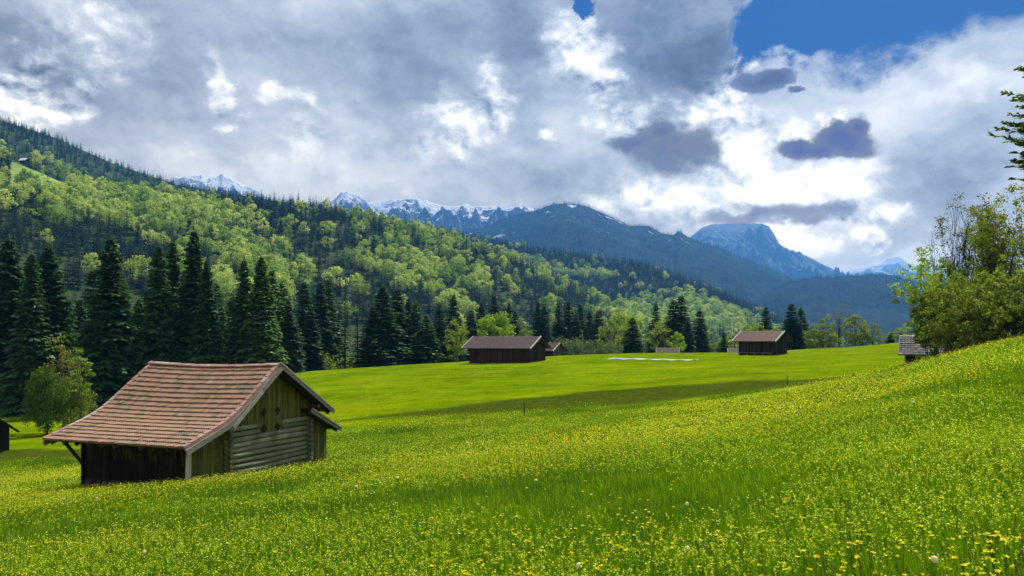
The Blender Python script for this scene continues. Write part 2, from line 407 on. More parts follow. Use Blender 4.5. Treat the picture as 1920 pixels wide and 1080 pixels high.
# ------------------------------------------------------------------ hills as sheets with real depth
class Hill:
    def __init__(s, name, crest, yfoot, ycrest, zfoot, p=1.0, amp=6, fs=.01, rid=0, crest_amp=0, cfs=.002, back=.5):
        s.name = name; s.crest = crest; s.yf = yfoot; s.yc = ycrest; s.zf = zfoot; s.p = p
        s.amp = amp; s.fs = fs; s.rid = rid; s.ca = crest_amp; s.cfs = cfs; s.back = back
    def pt(s, px, t):
        px = np.asarray(px, float); t = np.asarray(t, float)
        u = (px - 960) / F
        yf = np.interp(px, *s.yf); yc = np.interp(px, *s.yc)
        zc = (HZ - np.interp(px, *s.crest)) / F * yc
        Y = yf + (yc - yf) * t
        tt = np.clip(t, 0, 1)
        z = s.zf + (zc - s.zf) * tt ** s.p
        z = z - np.clip(t - 1, 0, 9) * (yc - yf) * s.back
        X = u * Y
        win = np.clip(t * 5, 0, 1) * (s.ca + (1 - s.ca) * np.clip(np.abs(1 - t) * 4, 0, 1))
        if s.rid: z = z + s.amp * (ridged(X * s.fs, Y * s.fs) - .55) * 2 * win
        else: z = z + s.amp * fbm(X * s.fs, Y * s.fs, 5) * win
        return X, Y, z
    def build(s, mat, px0, px1, nx, nt, label, extra=None):
        px = np.linspace(px0, px1, nx); t = np.concatenate([np.linspace(0, 1, nt), np.linspace(1, 1.8, nt // 3)[1:]])
        T, P = np.meshgrid(t, px, indexing='ij')
        X, Y, Z = s.pt(P, T)
        n, m = X.shape; idx = np.arange(n * m).reshape(n, m)
        q = np.stack([idx[:-1, :-1], idx[:-1, 1:], idx[1:, 1:], idx[1:, :-1]], -1).reshape(-1, 4)
        fa = {k: f(P, T, X, Y, Z).ravel() for k, f in (extra or {}).items()}
        me = np_mesh(s.name, np.stack([X, Y, Z], -1).reshape(-1, 3), [q], [mat], smooth=True, fattr=fa)
        o = link(s.name, me); tag(o, label, kind='structure'); return o
    def sample(s, n, px0, px1, t0, t1, rng):
        px = rng.uniform(px0, px1, n * 3); t = rng.uniform(t0, t1, n * 3)
        yf = np.interp(px, *s.yf); yc = np.interp(px, *s.yc); Y = yf + (yc - yf) * t
        w = Y * (yc - yf); keep = rng.random(n * 3) < w / w.max()
        px = px[keep][:n]; t = t[keep][:n]
        return px, t
H1 = Hill('hill', ([-400, -100, 0, 45, 80, 130, 200, 340, 500, 620, 740, 850, 950, 1050, 1150, 1250, 1350, 1450], [285, 296, 302, 306, 322, 348, 366, 372, 384, 395, 424, 446, 484, 530, 575, 610, 635, 650]),
          ([-400, 0, 600, 1100, 1450], [330, 330, 420, 600, 700]), ([-400, 0, 600, 1100, 1450], [760, 760, 980, 1150, 1100]), -14, 1.0, 14, .006)
H2 = Hill('hill', ([-500, -200, 0, 100, 200, 330, 450, 620, 800, 950, 1050, 1150], [40, 145, 225, 257, 302, 346, 366, 393, 430, 462, 500, 560]),
          ([-500, 0, 600, 1150], [800, 800, 1050, 1250]), ([-500, 0, 500, 950, 1150], [1500, 1500, 1900, 2300, 2300]), 40, 1.0, 18, .004)
H3 = Hill('hill', ([750, 850, 970, 1100, 1200, 1300, 1400, 1480, 1560, 1700], [424, 440, 462, 482, 497, 530, 575, 614, 640, 665]),
          ([750, 1100, 1700], [1150, 1150, 1100]), ([750, 970, 1300, 1480, 1700], [2300, 2200, 1800, 1500, 1400]), -14, 1.0, 22, .004)
H4 = Hill('mountain', ([820, 880, 920, 945, 985, 1010, 1035, 1060, 1085, 1100, 1140, 1180, 1215, 1240, 1262, 1274, 1284, 1300, 1340, 1400, 1480, 1540, 1600, 1680, 1760], [450, 432, 420, 411, 400, 393, 384, 381, 384, 387, 405, 424, 424, 437, 441, 433, 440, 451, 462, 488, 522, 562, 600, 620, 640]),
          ([820, 1760], [2600, 2600]), ([820, 1760], [5200, 4600]), -16, .9, 45, .002, 1, .06)
H5 = Hill('mountain', ([1340, 1420, 1470, 1500, 1530, 1570, 1620, 1650, 1680, 1720, 1760, 1820, 1900, 2100, 2500], [600, 555, 535, 526, 522, 519, 517, 515, 518, 529, 540, 552, 560, 560, 540]),
          ([1340, 2500], [2400, 2400]), ([1340, 2500], [4000, 4200]), -16, .95, 40, .002, 1, .06)
H6 = Hill('mountain', ([1180, 1250, 1292, 1300, 1315, 1335, 1360, 1400, 1430, 1442, 1450, 1462, 1480, 1500, 1540, 1580, 1640, 1720], [520, 480, 446, 440, 428, 420, 419, 418, 420, 424, 436, 458, 468, 474, 494, 513, 535, 560]),
          ([1180, 1720], [6000, 6000]), ([1180, 1720], [9500, 9500]), -16, .8, 230, .003, 1, .03)
H7 = Hill('mountain', ([1540, 1590, 1620, 1650, 1665, 1680, 1690, 1705, 1730, 1780, 1850, 2000], [530, 508, 500, 494, 485, 481, 483, 496, 500, 505, 515, 540]),
          ([1540, 2000], [10000, 10000]), ([1540, 2000], [13000, 13000]), -16, .8, 260, .0022, 1, .04)
H8 = Hill('mountain', ([250, 330, 350, 378, 388, 400, 415, 430, 445, 470, 520, 580, 620, 640, 652, 668, 690, 715, 740, 760, 790, 830, 870, 905, 940, 975, 1000, 1015, 1040, 1100], [356, 338, 333, 325, 331, 328, 325, 331, 339, 354, 374, 384, 376, 364, 359, 363, 378, 379, 373, 375, 376, 379, 384, 382, 388, 387, 390, 396, 404, 430]),
          ([250, 1100], [4800, 4800]), ([250, 1100], [7000, 6600]), -16, .8, 230, .0036, 1, .16)

def clear_patch(px, py):
    """photo-space outline of the steep pasture high on the hill, used once to leave trees off that ground"""
    a = (px > 18) & (px < 128) & (py > 300 + (px - 18) * .42) & (py < 352 + (px - 18) * .16)
    return a

def forest_floor():
    def col(t):
        p = gpos(t)
        c = t.ramp(t.noise(p, .05, 5, .65), [(.35, (.018, .03, .008)), (.65, (.04, .065, .015))])
        g = t.ramp(t.noise(p, .04, 5, .7), [(.35, (.12, .20, .035)), (.7, (.24, .32, .09))])
        return t.mix(t.attr('meadow'), c, g)
    return bsdf_mat('forest_floor', col, .95, .05)
def conifer_slope():
    def col(t):
        p = gpos(t)
        c = t.ramp(t.noise(p, .02, 8, .75), [(.3, (.005, .012, .011)), (.7, (.02, .036, .028))])
        g = t.ramp(t.noise(p, .002, 4, .6), [(.6, 0.0), (.68, .55)])
        c = t.mix(g, c, (.045, .058, .035))
        z = t.n('ShaderNodeSeparateXYZ'); t.set(z.inputs[0], p)
        hi = t.math('MULTIPLY', t.mapr(z.outputs[2], 560, 760), t.mapr(t.noise(p, .006, 8, .65), .62, .66))
        return t.mix(hi, c, (.75, .78, .82))
    return bsdf_mat('far_conifer_slope', col, .95, .05, lambda t: t.noise(gpos(t), .03, 6, .8), 14)
def rock_snow(z0, z1, amt, name, rock=(.10, .105, .11)):
    def col(t):
        p = gpos(t); g = t.n('ShaderNodeNewGeometry')
        s = t.n('ShaderNodeSeparateXYZ'); t.set(s.inputs[0], g.outputs['Normal'])
        z = t.n('ShaderNodeSeparateXYZ'); t.set(z.inputs[0], p)
        r = t.ramp(t.noise(t.vmath('MULTIPLY', p, (1, 1, 2.5)), .006, 8, .7), [(.3, tuple(c * .5 for c in rock)), (.7, tuple(c * 1.6 for c in rock))])
        k = t.math('ADD', t.math('MULTIPLY', s.outputs[2], .9), t.math('MULTIPLY', t.noise(p, .004, 9, .68), 1.5))
        k = t.math('ADD', k, t.mapr(z.outputs[2], z0, z1, -.5, .5))
        return t.mix(t.mapr(k, amt, amt + .16), r, (.66, .69, .74))
    return bsdf_mat(name, col, .9, .1, lambda t: t.noise(gpos(t), .01, 7, .75), 30)

def build_hills():
    fl = forest_floor(); cs = conifer_slope()
    def mead(P, T, X, Y, Z):
        py = HZ - Z / Y * F
        return clear_patch(P, py).astype(float)
    zero = lambda P, T, X, Y, Z: np.zeros_like(P)
    H1.build(fl, -400, 1450, 460, 150, 'nearest hillside under mixed spring woodland', {'meadow': mead})
    H2.build(fl, -500, 1150, 260, 80, 'higher hillside under dark spruce forest', {'meadow': zero})
    H3.build(fl, 750, 1700, 200, 90, 'hazy wooded hillside right of the nearest slope', {'meadow': zero})
    H4.build(cs, 820, 1760, 420, 200, 'blue forested mountain with a rounded summit')
    H5.build(cs, 1340, 2500, 300, 140, 'low dark blue forested ridge closing the valley')
    H6.build(rock_snow(500, 2600, 1.72, 'flat_topped_rock'), 1180, 1720, 360, 220, 'steep flat-topped rock mountain with snow gullies')
    H7.build(rock_snow(300, 1500, 1.25, 'snow_peak'), 1540, 2000, 240, 140, 'faint snow peak far behind the low ridge')
    H8.build(rock_snow(800, 1550, 1.18, 'snowy_range_rock', (.13, .14, .16)), 250, 1100, 620, 200, 'snow-covered rocky range under the clouds')
# ================================================================== plants
def unit(a): return a / np.maximum(np.linalg.norm(a, axis=-1, keepdims=True), 1e-9)
def kites(P, D, L, W, N):
    """leaf-shaped quads: root P, direction D, length L, half-width W, face normal about N"""
    D = unit(D); S = unit(np.cross(D, N)); L = L[:, None]; W = W[:, None]
    V = np.stack([P, P + D * L * .45 + S * W, P + D * L, P + D * L * .45 - S * W], 1).reshape(-1, 3)
    return V, np.arange(len(P) * 4).reshape(-1, 4)

def spruce_crown(H, R, nlev, nb, ns, rng, base=.04, droop=.28, size=1.0, sparse=0.0, prof=.85):
    Ps = []; Ds = []; Ls = []; Ws = []; Ns = []; Vr = []
    for i in range(nlev):
        f = base + (1 - base) * (i + rng.uniform(-.3, .3)) / nlev
        f = min(max(f, base), .985)
        rr = R * (1 - f) ** prof * (1 - .25 * max(0, (.15 - f) / .15)) + .12
        n = max(3, int(round(nb * (.55 + .45 * (1 - f)))))
        a0 = rng.uniform(0, 7)
        for b in range(n):
            if rng.random() < sparse: continue
            az = a0 + 2 * PI * b / n + rng.uniform(-.35, .35)
            r = rr * rng.uniform(.66, 1.16) * (1 + .10 * math.sin(az * 2 + f * 9) + .07 * math.sin(f * 31))
            z0 = H * f + rng.uniform(-.15, .15) * H / nlev
            d = np.array([math.cos(az), math.sin(az), 0.0]); sd = np.array([-d[1], d[0], 0.0])
            s = (np.arange(ns) + rng.uniform(.2, .8, ns)) / ns
            s = np.repeat(s, 2); side = np.tile([1.0, -1.0], ns)
            up = .14 * (1 - f) + (.55 if f > .85 else 0)
            zz = z0 + r * (up * s - droop * s * s * (1.4 - f) + .10 * s ** 6)
            P = d * (r * s)[:, None] + np.array([0, 0, 1.0]) * zz[:, None]
            D = d * .75 + sd * (side * rng.uniform(.5, 1.1, len(s)))[:, None] + np.array([0, 0, 1.0]) * (-.25 - .45 * rng.random(len(s)))[:, None]
            L = (.16 + .30 * (1 - s * .6)) * r ** .75 * size * rng.uniform(.7, 1.25, len(s)) + .12
            Ps.append(P); Ds.append(D); Ls.append(L); Ws.append(L * rng.uniform(.20, .34, len(s)))
            Nn = np.array([0, 0, 1.0]) + rng.normal(0, .35, (len(s), 3)); Ns.append(Nn)
            Vr.append(np.clip(.25 + .5 * s + rng.uniform(-.2, .25, len(s)), 0, 1))
    # leader tuft
    k = 8; z = H * (.93 + .07 * rng.random(k))
    P = np.stack([np.zeros(k), np.zeros(k), z], 1); az = rng.uniform(0, 7, k)
    Ps.append(P); Ds.append(np.stack([np.cos(az) * .5, np.sin(az) * .5, np.ones(k)], 1)); Ls.append(np.full(k, H * .035)); Ws.append(np.full(k, H * .006)); Ns.append(rng.normal(0, 1, (k, 3))); Vr.append(np.full(k, .6))
    V, Q = kites(np.concatenate(Ps), np.concatenate(Ds), np.concatenate(Ls), np.concatenate(Ws), np.concatenate(Ns))
    return V, Q, np.repeat(np.concatenate(Vr), 4)

def leaf_cloud(C, Rad, m, size, rng, flat=.8, up=.3):
    """m leaves round each clump centre"""
    n = len(C) * m
    c = np.repeat(C, m, 0); r = np.repeat(Rad, m)
    d = unit(rng.normal(0, 1, (n, 3)))
    rr = r * rng.random(n) ** .45
    P = c + d * rr[:, None] * np.array([1, 1, flat])
    D = unit(rng.normal(0, 1, (n, 3)) + np.array([0, 0, -.2]))
    N = unit(d * .8 + rng.normal(0, .7, (n, 3)) + np.array([0, 0, up]))
    L = size * rng.uniform(.65, 1.35, n)
    V, Q = kites(P, D, L, L * rng.uniform(.3, .45, n), N)
    cv = np.repeat(rng.uniform(.15, .85, len(C)), m)
    var = np.clip(cv * .5 + rng.uniform(0, .5, n), 0, 1)
    return V, Q, np.repeat(var, 4)

def crown_clumps(H, R, n, rng, z0=.3, top=1.0, shape=1.0, cr=.28, shell=.5):
    """clump centres filling an uneven egg-shaped crown"""
    C = []; Rd = []
    lob = rng.uniform(0, 7, 3)
    for k in range(n):
        d = unit(rng.normal(0, 1, 3)); q = (shell + (1 - shell) * rng.random()) * rng.uniform(.82, 1.05)
        az = math.atan2(d[1], d[0]); w = 1 + .18 * math.sin(2 * az + lob[0]) + .12 * math.sin(5 * az + lob[1] + 3 * d[2])
        zc = (z0 + top) / 2 * H; hz = (top - z0) / 2 * H
        z = zc + d[2] * q * hz
        tap = 1 - .35 * shape * max(0, (z - zc) / hz)
        C.append([d[0] * q * R * w * tap, d[1] * q * R * w * tap, z])
        Rd.append(R * cr * rng.uniform(.65, 1.2))
    C = np.array(C); Rd = np.array(Rd)
    C[:, 2] = np.minimum(C[:, 2], H * top - Rd * .8)
    return C, Rd

def limbs(mb, C, H, r0, rng, z0=.3, lean=(0, 0), nmax=14, sides=6, trunk_top=.8):
    pts = [(0, 0, -.4)]; rs = [r0 * 1.25]
    for k in range(1, 7):
        f = k / 6 * trunk_top
        pts.append((lean[0] * f + rng.normal(0, .012) * H, lean[1] * f + rng.normal(0, .012) * H, H * f)); rs.append(r0 * (1 - f) ** .8 + .01)
    mb.tube(pts, rs, sides + 2, .5)
    order = rng.permutation(len(C))[:nmax]
    for k in order:
        c = C[k]; zs = min(max(c[2] * rng.uniform(.35, .7), z0 * H * .5), H * trunk_top * .95); f = zs / H
        a = Vector((lean[0] * f, lean[1] * f, zs)); b = Vector(c)
        mid = a.lerp(b, .55) + Vector((0, 0, -.05 * H * rng.random()))
        mb.tube([a, mid, b], [r0 * .38 * (1 - f), r0 * .22 * (1 - f), .012], max(3, sides - 2), .5, cap=False)

def join(parts, mats, name):
    """parts: list of (V, [faces], var, material slot) -> one mesh"""
    V = []; Fs = []; var = []; mi = []; off = 0
    for v, fs, va, m in parts:
        V.append(v); var.append(va)
        for f in fs: Fs.append(np.asarray(f) + off); mi.append(np.full(len(f), m))
        off += len(v)
    return np_mesh(name, np.concatenate(V), Fs, mats, np.concatenate(var), np.concatenate(mi))
def mb_part(mb, m):
    return (np.array(mb.v), [np.array(mb.f4)] if mb.f4 else [], np.array(mb.var), m)

def spruce_meshes(H, R, nlev, nb, ns, seed, mat, **kw):
    rng = np.random.default_rng(seed)
    V, Q, var = spruce_crown(H, R, nlev, nb, ns, rng, **kw)
    crown = np_mesh('crown', V, [Q], [mat], var)
    mb = MB(); mb.tube([(0, 0, -.5), (0, 0, H * .3), (0, 0, H * .7), (0, 0, H * .97)], [H * .014, H * .011, H * .006, .02], 8, .5)
    return crown, mb.mesh('trunk', M['bark'], True)
def broad_meshes(H, R, n, m, size, seed, mat, z0=.25, cr=.26, shape=1.0, bark='bark', shell=.5, nl=16, r0=None, flat=.8, trunk_top=.8):
    rng = np.random.default_rng(seed)
    C, Rd = crown_clumps(H, R, n, rng, z0, 1.0, shape, cr, shell)
    V, Q, var = leaf_cloud(C, Rd, m, size, rng, flat)
    crown = np_mesh('crown', V, [Q], [mat], var)
    mb = MB(); limbs(mb, C, H, r0 or H * .016, rng, z0, nmax=nl, trunk_top=trunk_top)
    return crown, mb.mesh('trunk', M[bark], True)

def plant(meshes, name, loc, s, rz, label, cat, group=None, sw=None):
    crown, trunk = meshes
    root = empty(name, loc, rz, label, cat, group)
    root.scale = ((sw or s), (sw or s), s)
    for me, nm in ((trunk, 'trunk'), (crown, 'crown')):
        if me is None: continue
        o = bpy.data.objects.new(nm, me); COL.objects.link(o); o.parent = root
    return root

# ------------------------------------------------------------------ valley-edge trees (each one a tree you can point at)
def build_belt():
    SN = [spruce_meshes(28, 4.6, 84, 11, 10, 21 + k, M['needle_dark'], droop=.36, base=.03, prof=.62 + .06 * k, size=1.35) for k in range(3)]
    SM = [spruce_meshes(20, 3.2, 52, 9, 7, 31 + k, M['needle_dark'], base=.03, prof=.62 + .08 * k, size=1.3) for k in range(3)]
    SL = [spruce_meshes(20, 3.3, 52, 9, 7, 41 + k, M['needle_mid'], base=.03, prof=.7, size=1.3) for k in range(2)]
    SX = spruce_meshes(20, 2.6, 34, 6, 5, 51, M['needle_mid'], base=.08, sparse=.35)
    BL = [broad_meshes(12, 4.2, 46, 95, .34, 61 + k, M['leaf_lime'], z0=.12, cr=.26) for k in range(2)]
    BS = [broad_meshes(14, 4.0, 46, 75, .34, 71 + k, M['leaf_spring'], z0=.10, cr=.24, bark='bark_grey', nl=22) for k in range(3)]
    BB = broad_meshes(16, 4.0, 70, 10, .22, 81, M['leaf_bronze'], z0=.3, cr=.2, bark='bark_grey', nl=60, r0=.2)
    SH = [broad_meshes(5, 3.2, 36, 70, .26, 91 + k, M['leaf_grey'], z0=.0, cr=.32, shape=.3, nl=10) for k in range(2)]
    DK = broad_meshes(14, 3.6, 50, 95, .3, 98, M['leaf_deep'], z0=.05, cr=.27)
    rng = np.random.default_rng(3)
    # kind, px, top row, distance, width factor, label
    T = [
     ('SN', -62, 455, 132, 1.0, 'dark spruce half outside the left edge of the forest edge row'),
     ('SN', 18, 446, 128, 1.15, 'tall dark spruce nearest the left border, above the cut-off hut'),
     ('SN', 60, 474, 122, 1.0, 'dark spruce between the two tall ones at the left border'),
     ('SN', 92, 459, 126, 1.2, 'broad dark spruce directly behind the round green bush'),
     ('SN', 150, 560, 150, 1.0, 'short dark spruce in the gap left of the pointed tall spruce'),
     ('SN', 207, 446, 124, 1.2, 'tall pointed dark spruce rising behind the left end of the tiled roof'),
     ('SN', 262, 560, 150, 1.0, 'short dark spruce in the gap above the tiled ridge'),
     ('SN', 298, 460, 132, .85, 'slim dark spruce, left one of the pair above the tiled ridge'),
     ('SN', 324, 452, 138, .85, 'slim dark spruce, right one of the pair above the tiled ridge'),
     ('SN', 364, 432, 134, 1.0, 'tallest dark spruce, standing above the middle of the tiled roof'),
     ('SN', 388, 486, 126, .85, 'lighter green spruce leaning against the tallest one'),
     ('SM', 414, 570, 150, 1.1, 'low spruce filling the gap right of the tallest one'),
     ('SN', 458, 486, 136, .9, 'dark spruce, left one of the twin group above the gable'),
     ('SN', 490, 480, 132, 1.05, 'dark spruce, right one of the twin group above the gable'),
     ('SM', 436, 560, 160, 1.1, 'low dark spruce left of the twin group above the gable'),
     ('SL', 541, 562, 150, 1.0, 'light green spruce just right of the gable peak'),
     ('SM', 571, 528, 178, 1.0, 'slender dark spruce behind two lighter ones right of the gable'),
     ('SL', 583, 577, 158, 1.05, 'short green spruce standing in front of a slender dark one'),
     ('SM', 601, 527, 182, .95, 'dark spruce, left one of a tight pair right of the gable'),
     ('SM', 617, 524, 186, 1.05, 'dark spruce, right one of a tight pair right of the gable'),
     ('SX', 647, 553, 160, 1.0, 'thin see-through conifer with a bare visible trunk'),
     ('SX', 670, 562, 172, 1.0, 'thin conifer right of the one with the bare trunk'),
     ('SM', 700, 575, 168, 1.3, 'low wide spruce at the left foot of the big bushy one'),
     ('SM', 718, 536, 172, 1.45, 'big bushy dark spruce in the middle of the forest edge'),
     ('SM', 745, 540, 186, 1.2, 'dark spruce close behind the big bushy one'),
     ('SM', 767, 558, 192, 1.0, 'narrow dark spruce right of the big bushy one'),
     ('SM', 780, 566, 190, 1.0, 'narrow dark spruce, second right of the big bushy one'),
     ('SM', 800, 590, 180, 1.5, 'low broad spruce between the bushy one and the long brown barn'),
     ('SM', 824, 570, 186, 1.3, 'dark spruce left of the yellow-green tree near the long brown barn'),
     ('SM', 851, 553, 196, 1.0, 'pointed spruce directly behind a yellow-green tree near the long brown barn'),
     ('BS', 856, 592, 178, .9, 'yellow-green tree left of the long brown barn'),
     ('SM', 884, 580, 215, 1.1, 'dark spruce over the left roof end of the long brown barn'),
     ('SM', 903, 566, 222, 1.1, 'dark spruce left of the round lime-green tree'),
     ('SM', 927, 551, 240, .95, 'spruce top showing above the round lime-green tree'),
     ('BL', 932, 582, 205, 1.15, 'round lime-green tree behind the long brown barn'),
     ('SM', 955, 566, 225, .9, 'pointed spruce right of the round lime-green tree'),
     ('SL', 966, 584, 220, 1.0, 'greyish green spruce right of the round lime-green tree'),
     ('BS', 983, 601, 215, .7, 'small pale green tree behind the right end of the long brown barn'),
     ('SM', 1009, 566, 235, .95, 'dark spruce, left one of the pair above the brown barn gable'),
     ('SM', 1021, 572, 232, 1.0, 'dark spruce, right one of the pair above the brown barn gable'),
     ('SM', 1047, 571, 238, 1.1, 'dark spruce above the small shed beside the long brown barn'),
     ('SM', 1067, 564, 242, 1.1, 'dark spruce above the left end of the grey-green bushes'),
     ('SL', 1080, 590, 225, 1.0, 'olive spruce above the grey-green bushes'),
     ('SM', 1088, 569, 240, 1.1, 'dark spruce above the middle of the grey-green bushes'),
     ('SM', 1106, 580, 236, 1.0, 'dark spruce above the right end of the grey-green bushes'),
     ('SM', 1123, 581, 238, 1.1, 'dark spruce left of the yellowish pair of trees'),
     ('BS', 1150, 585, 222, 1.15, 'yellowish broad tree, left one of the pair above the whitish strip'),
     ('BL', 1172, 583, 235, 1.0, 'brighter green broad tree, right one of the pair above the whitish strip'),
     ('SM', 1186, 595, 214, 1.35, 'low dark spruce in front of the yellowish pair of trees'),
     ('SM', 1230, 566, 240, 1.05, 'pointed spruce top above a green broad tree mid-valley'),
     ('BS', 1240, 590, 222, 1.25, 'green broad tree with a spruce top showing above it'),
     ('SM', 1263, 562, 225, 1.2, 'left one of the thick double spruce above the half-hidden grey roof'),
     ('SM', 1277, 554, 228, 1.25, 'right one of the thick double spruce above the half-hidden grey roof'),
     ('SM', 1290, 600, 215, 1.0, 'lower dark spruce leaning on the thick double spruce'),
     ('BL', 1271, 621, 195, .8, 'bright lime bush beside the half-hidden grey roof'),
     ('SM', 1312, 581, 222, 1.15, 'lone dark spruce between the thick double spruce and the red barn'),
     ('BS', 1337, 635, 220, 1.0, 'small green tree just right of the lone dark spruce'),
     ('SM', 1357, 622, 205, 1.0, 'short dark spruce left of the red-roofed barn'),
     ('BS', 1378, 616, 210, 1.0, 'pale green tree at the left roof end of the red-roofed barn'),
     ('BS', 1417, 592, 205, 1.1, 'yellow-tinged tree behind the red roof'),
     ('SM', 1436, 574, 210, 1.1, 'spruce rising behind the middle of the red roof'),
     ('BS', 1456, 602, 200, .9, 'pale green tree behind the right half of the red roof'),
     ('SM', 1484, 569, 188, 1.15, 'dark pointed spruce, left one of the pair right of the red-roofed barn'),
     ('SM', 1502, 576, 192, 1.15, 'dark pointed spruce, right one of the pair right of the red-roofed barn'),
     ('BS', 1527, 607, 182, 1.0, 'low light green tree right of the spruce pair'),
     ('BS', 1543, 588, 184, 1.15, 'light green tree left of the tall nearly bare one'),
     ('BB', 1574, 565, 186, 1.15, 'tall nearly bare grey tree among light green ones'),
     ('BS', 1558, 615, 180, 1.0, 'low light green tree at the foot of the tall nearly bare one'),
     ('BS', 1604, 576, 180, 1.05, 'slim light green tree right of the tall nearly bare one'),
     ('BS', 1618, 606, 182, 1.0, 'lower light green tree between two slim ones'),
     ('BS', 1636, 600, 182, .9, 'small slim light green tree, last one before the valley opens'),
     ('BS', 1662, 622, 178, 1.3, 'low spreading bushy tree on the far crest left of the tile-roofed hut'),
     ('SM', 1670, 622, 172, .9, 'tiny dark spruce on the far crest left of the tile-roofed hut'),
     ('BS', 1690, 610, 165, 1.5, 'broad light green bushy tree above the tile-roofed hut'),
     ('BL', 1722, 598, 150, 1.4, 'rounded light green bushy tree right of the tile-roofed hut ridge'),
     ('SH', 1067, 629, 205, 1.1, 'grey-green bush, leftmost of the row beside the small shed'),
     ('SH', 1088, 634, 205, 1.0, 'grey-green bush, second of the row beside the small shed'),
     ('SH', 1108, 636, 206, 1.0, 'grey-green bush in the middle of the row on the crest'),
     ('SH', 1128, 637, 204, 1.0, 'grey-green bush below the yellowish pair of trees'),
     ('SH', 1146, 641, 202, .9, 'grey-green bush, rightmost of the row on the crest'),
     ('SH', 1046, 640, 205, .8, 'small green bush peeping over the shed roof'),
    ]
    kinds = {'SN': (SN, 28, 'spruce_tree', 'spruce'), 'SM': (SM, 20, 'spruce_tree', 'spruce'), 'SL': (SL, 20, 'spruce_tree', 'spruce'), 'SX': ([SX], 20, 'conifer_tree', 'conifer'),
             'BL': (BL, 12, 'broadleaf_tree', 'tree'), 'BS': (BS, 14, 'broadleaf_tree', 'tree'), 'BB': ([BB], 16, 'bare_tree', 'tree'), 'SH': (SH, 5, 'bush', 'bush')}
    for k, px, top, Y, wf, lab in T:
        ms, h0, nm, cat = kinds[k]
        x = (px - 960) / F * Y; zg = gz(x, Y) - .2; H = (HZ - top) / F * Y - zg
        s = H / h0
        sw = s * wf if k != 'SN' else wf * .98 * s ** .5
        if k == 'SM': sw = wf * 1.3 * s ** .6
        if k == 'SL': sw = wf * 1.25 * s ** .6
        if k in ('BS', 'BL') and H < 9: sw = wf * s ** .6
        r = plant(ms[rng.integers(len(ms))], nm, (x, Y, zg), s, rng.uniform(0, 6.28), lab, cat,
                  {'spruce': 'spruces along the valley edge', 'tree': 'broadleaf trees along the valley edge', 'conifer': 'spruces along the valley edge', 'bush': 'grey-green bushes on the crest'}[cat], sw)
    # dim second row that closes the wood behind the left trees
    for q, px in enumerate([-20, 40, 125, 175, 235, 285, 340, 405, 435, 510, 528]):
        Y = 158 + 10 * (q % 3); x = (px - 960) / F * Y; zg = gz(x, Y) - .2
        top = 505 + 25 * ((q * 7) % 3); H = (HZ - top) / F * Y - zg
        plant(SM[q % 3], 'spruce_tree', (x, Y, zg), H / 20, q * 1.3, 'dark spruce in the dim second row, just behind the tall spruces near the tiled barn', 'spruce', 'spruces in the dim second row of the wood', 1.5)
    # low dark undergrowth inside the wood (nobody could count it)
    V = []; var = []
    rng = np.random.default_rng(77)
    n = 2600; px = rng.uniform(-120, 860, n); Y = np.interp(px, [-120, 520, 860], [120, 150, 196]) + rng.uniform(0, 30, n)
    X = (px - 960) / F * Y; Z = ground_z(X, Y)
    C = np.stack([X, Y, Z + rng.uniform(0, 1.8, n) * (1 + (rng.random(n) < .3))], 1)
    V, Q, var = leaf_cloud(C, np.full(n, .8), 10, .55, rng)
    o = link('undergrowth', np_mesh('undergrowth', V, [Q], [M['leaf_dull']], var)); tag(o, 'low dark undergrowth at the foot of the left spruces', 'undergrowth', kind='stuff')
    # green bush and young tree behind the tiled barn, left
    Y = 88
    def pl(me, nm, px, top, Y, h0, wf, lab, cat, rz=0):
        x = (px - 960) / F * Y; zg = gz(x, Y) - .15; H = (HZ - top) / F * Y - zg; s = H / h0
        return plant(me, nm, (x, Y, zg), s, rz, lab, cat, None, s * wf)
    bush = broad_meshes(7, 3.4, 60, 150, .2, 101, M['leaf_deep'], z0=.0, cr=.25, shape=.5, nl=30)
    pl(bush, 'bush', 88, 686, 86, 7, .64, 'bright green rounded bush at the wood edge left of the tiled barn', 'bush', .6)
    bd = broad_meshes(7, 3.4, 60, 130, .2, 102, M['leaf_dull'], z0=.0, cr=.25, shape=.4, nl=30)
    pl(bd, 'bush', 134, 700, 90, 7, .70, 'dull green bush right of the bright one, behind the tiled roof eave', 'bush', 2.1)
    yt = broad_meshes(10, 2.0, 34, 46, .2, 103, M['leaf_bronze'], z0=.35, cr=.26, bark='bark_grey', nl=34, r0=.11)
    pl(yt, 'young_tree', 118, 626, 92, 10, 1.0, 'thin young tree with brownish leaves rising from the dull bush', 'tree', 1.2)
    yt2 = broad_meshes(10, 1.7, 26, 60, .2, 104, M['leaf_lime'], z0=.3, cr=.2, bark='bark_grey', nl=34, r0=.10, flat=.3)
    pl(yt2, 'young_tree', 150, 645, 89, 10, 1.0, 'thin young tree with sparse yellow-green leaves behind the tiled roof eave', 'tree', 0.2)
    return T

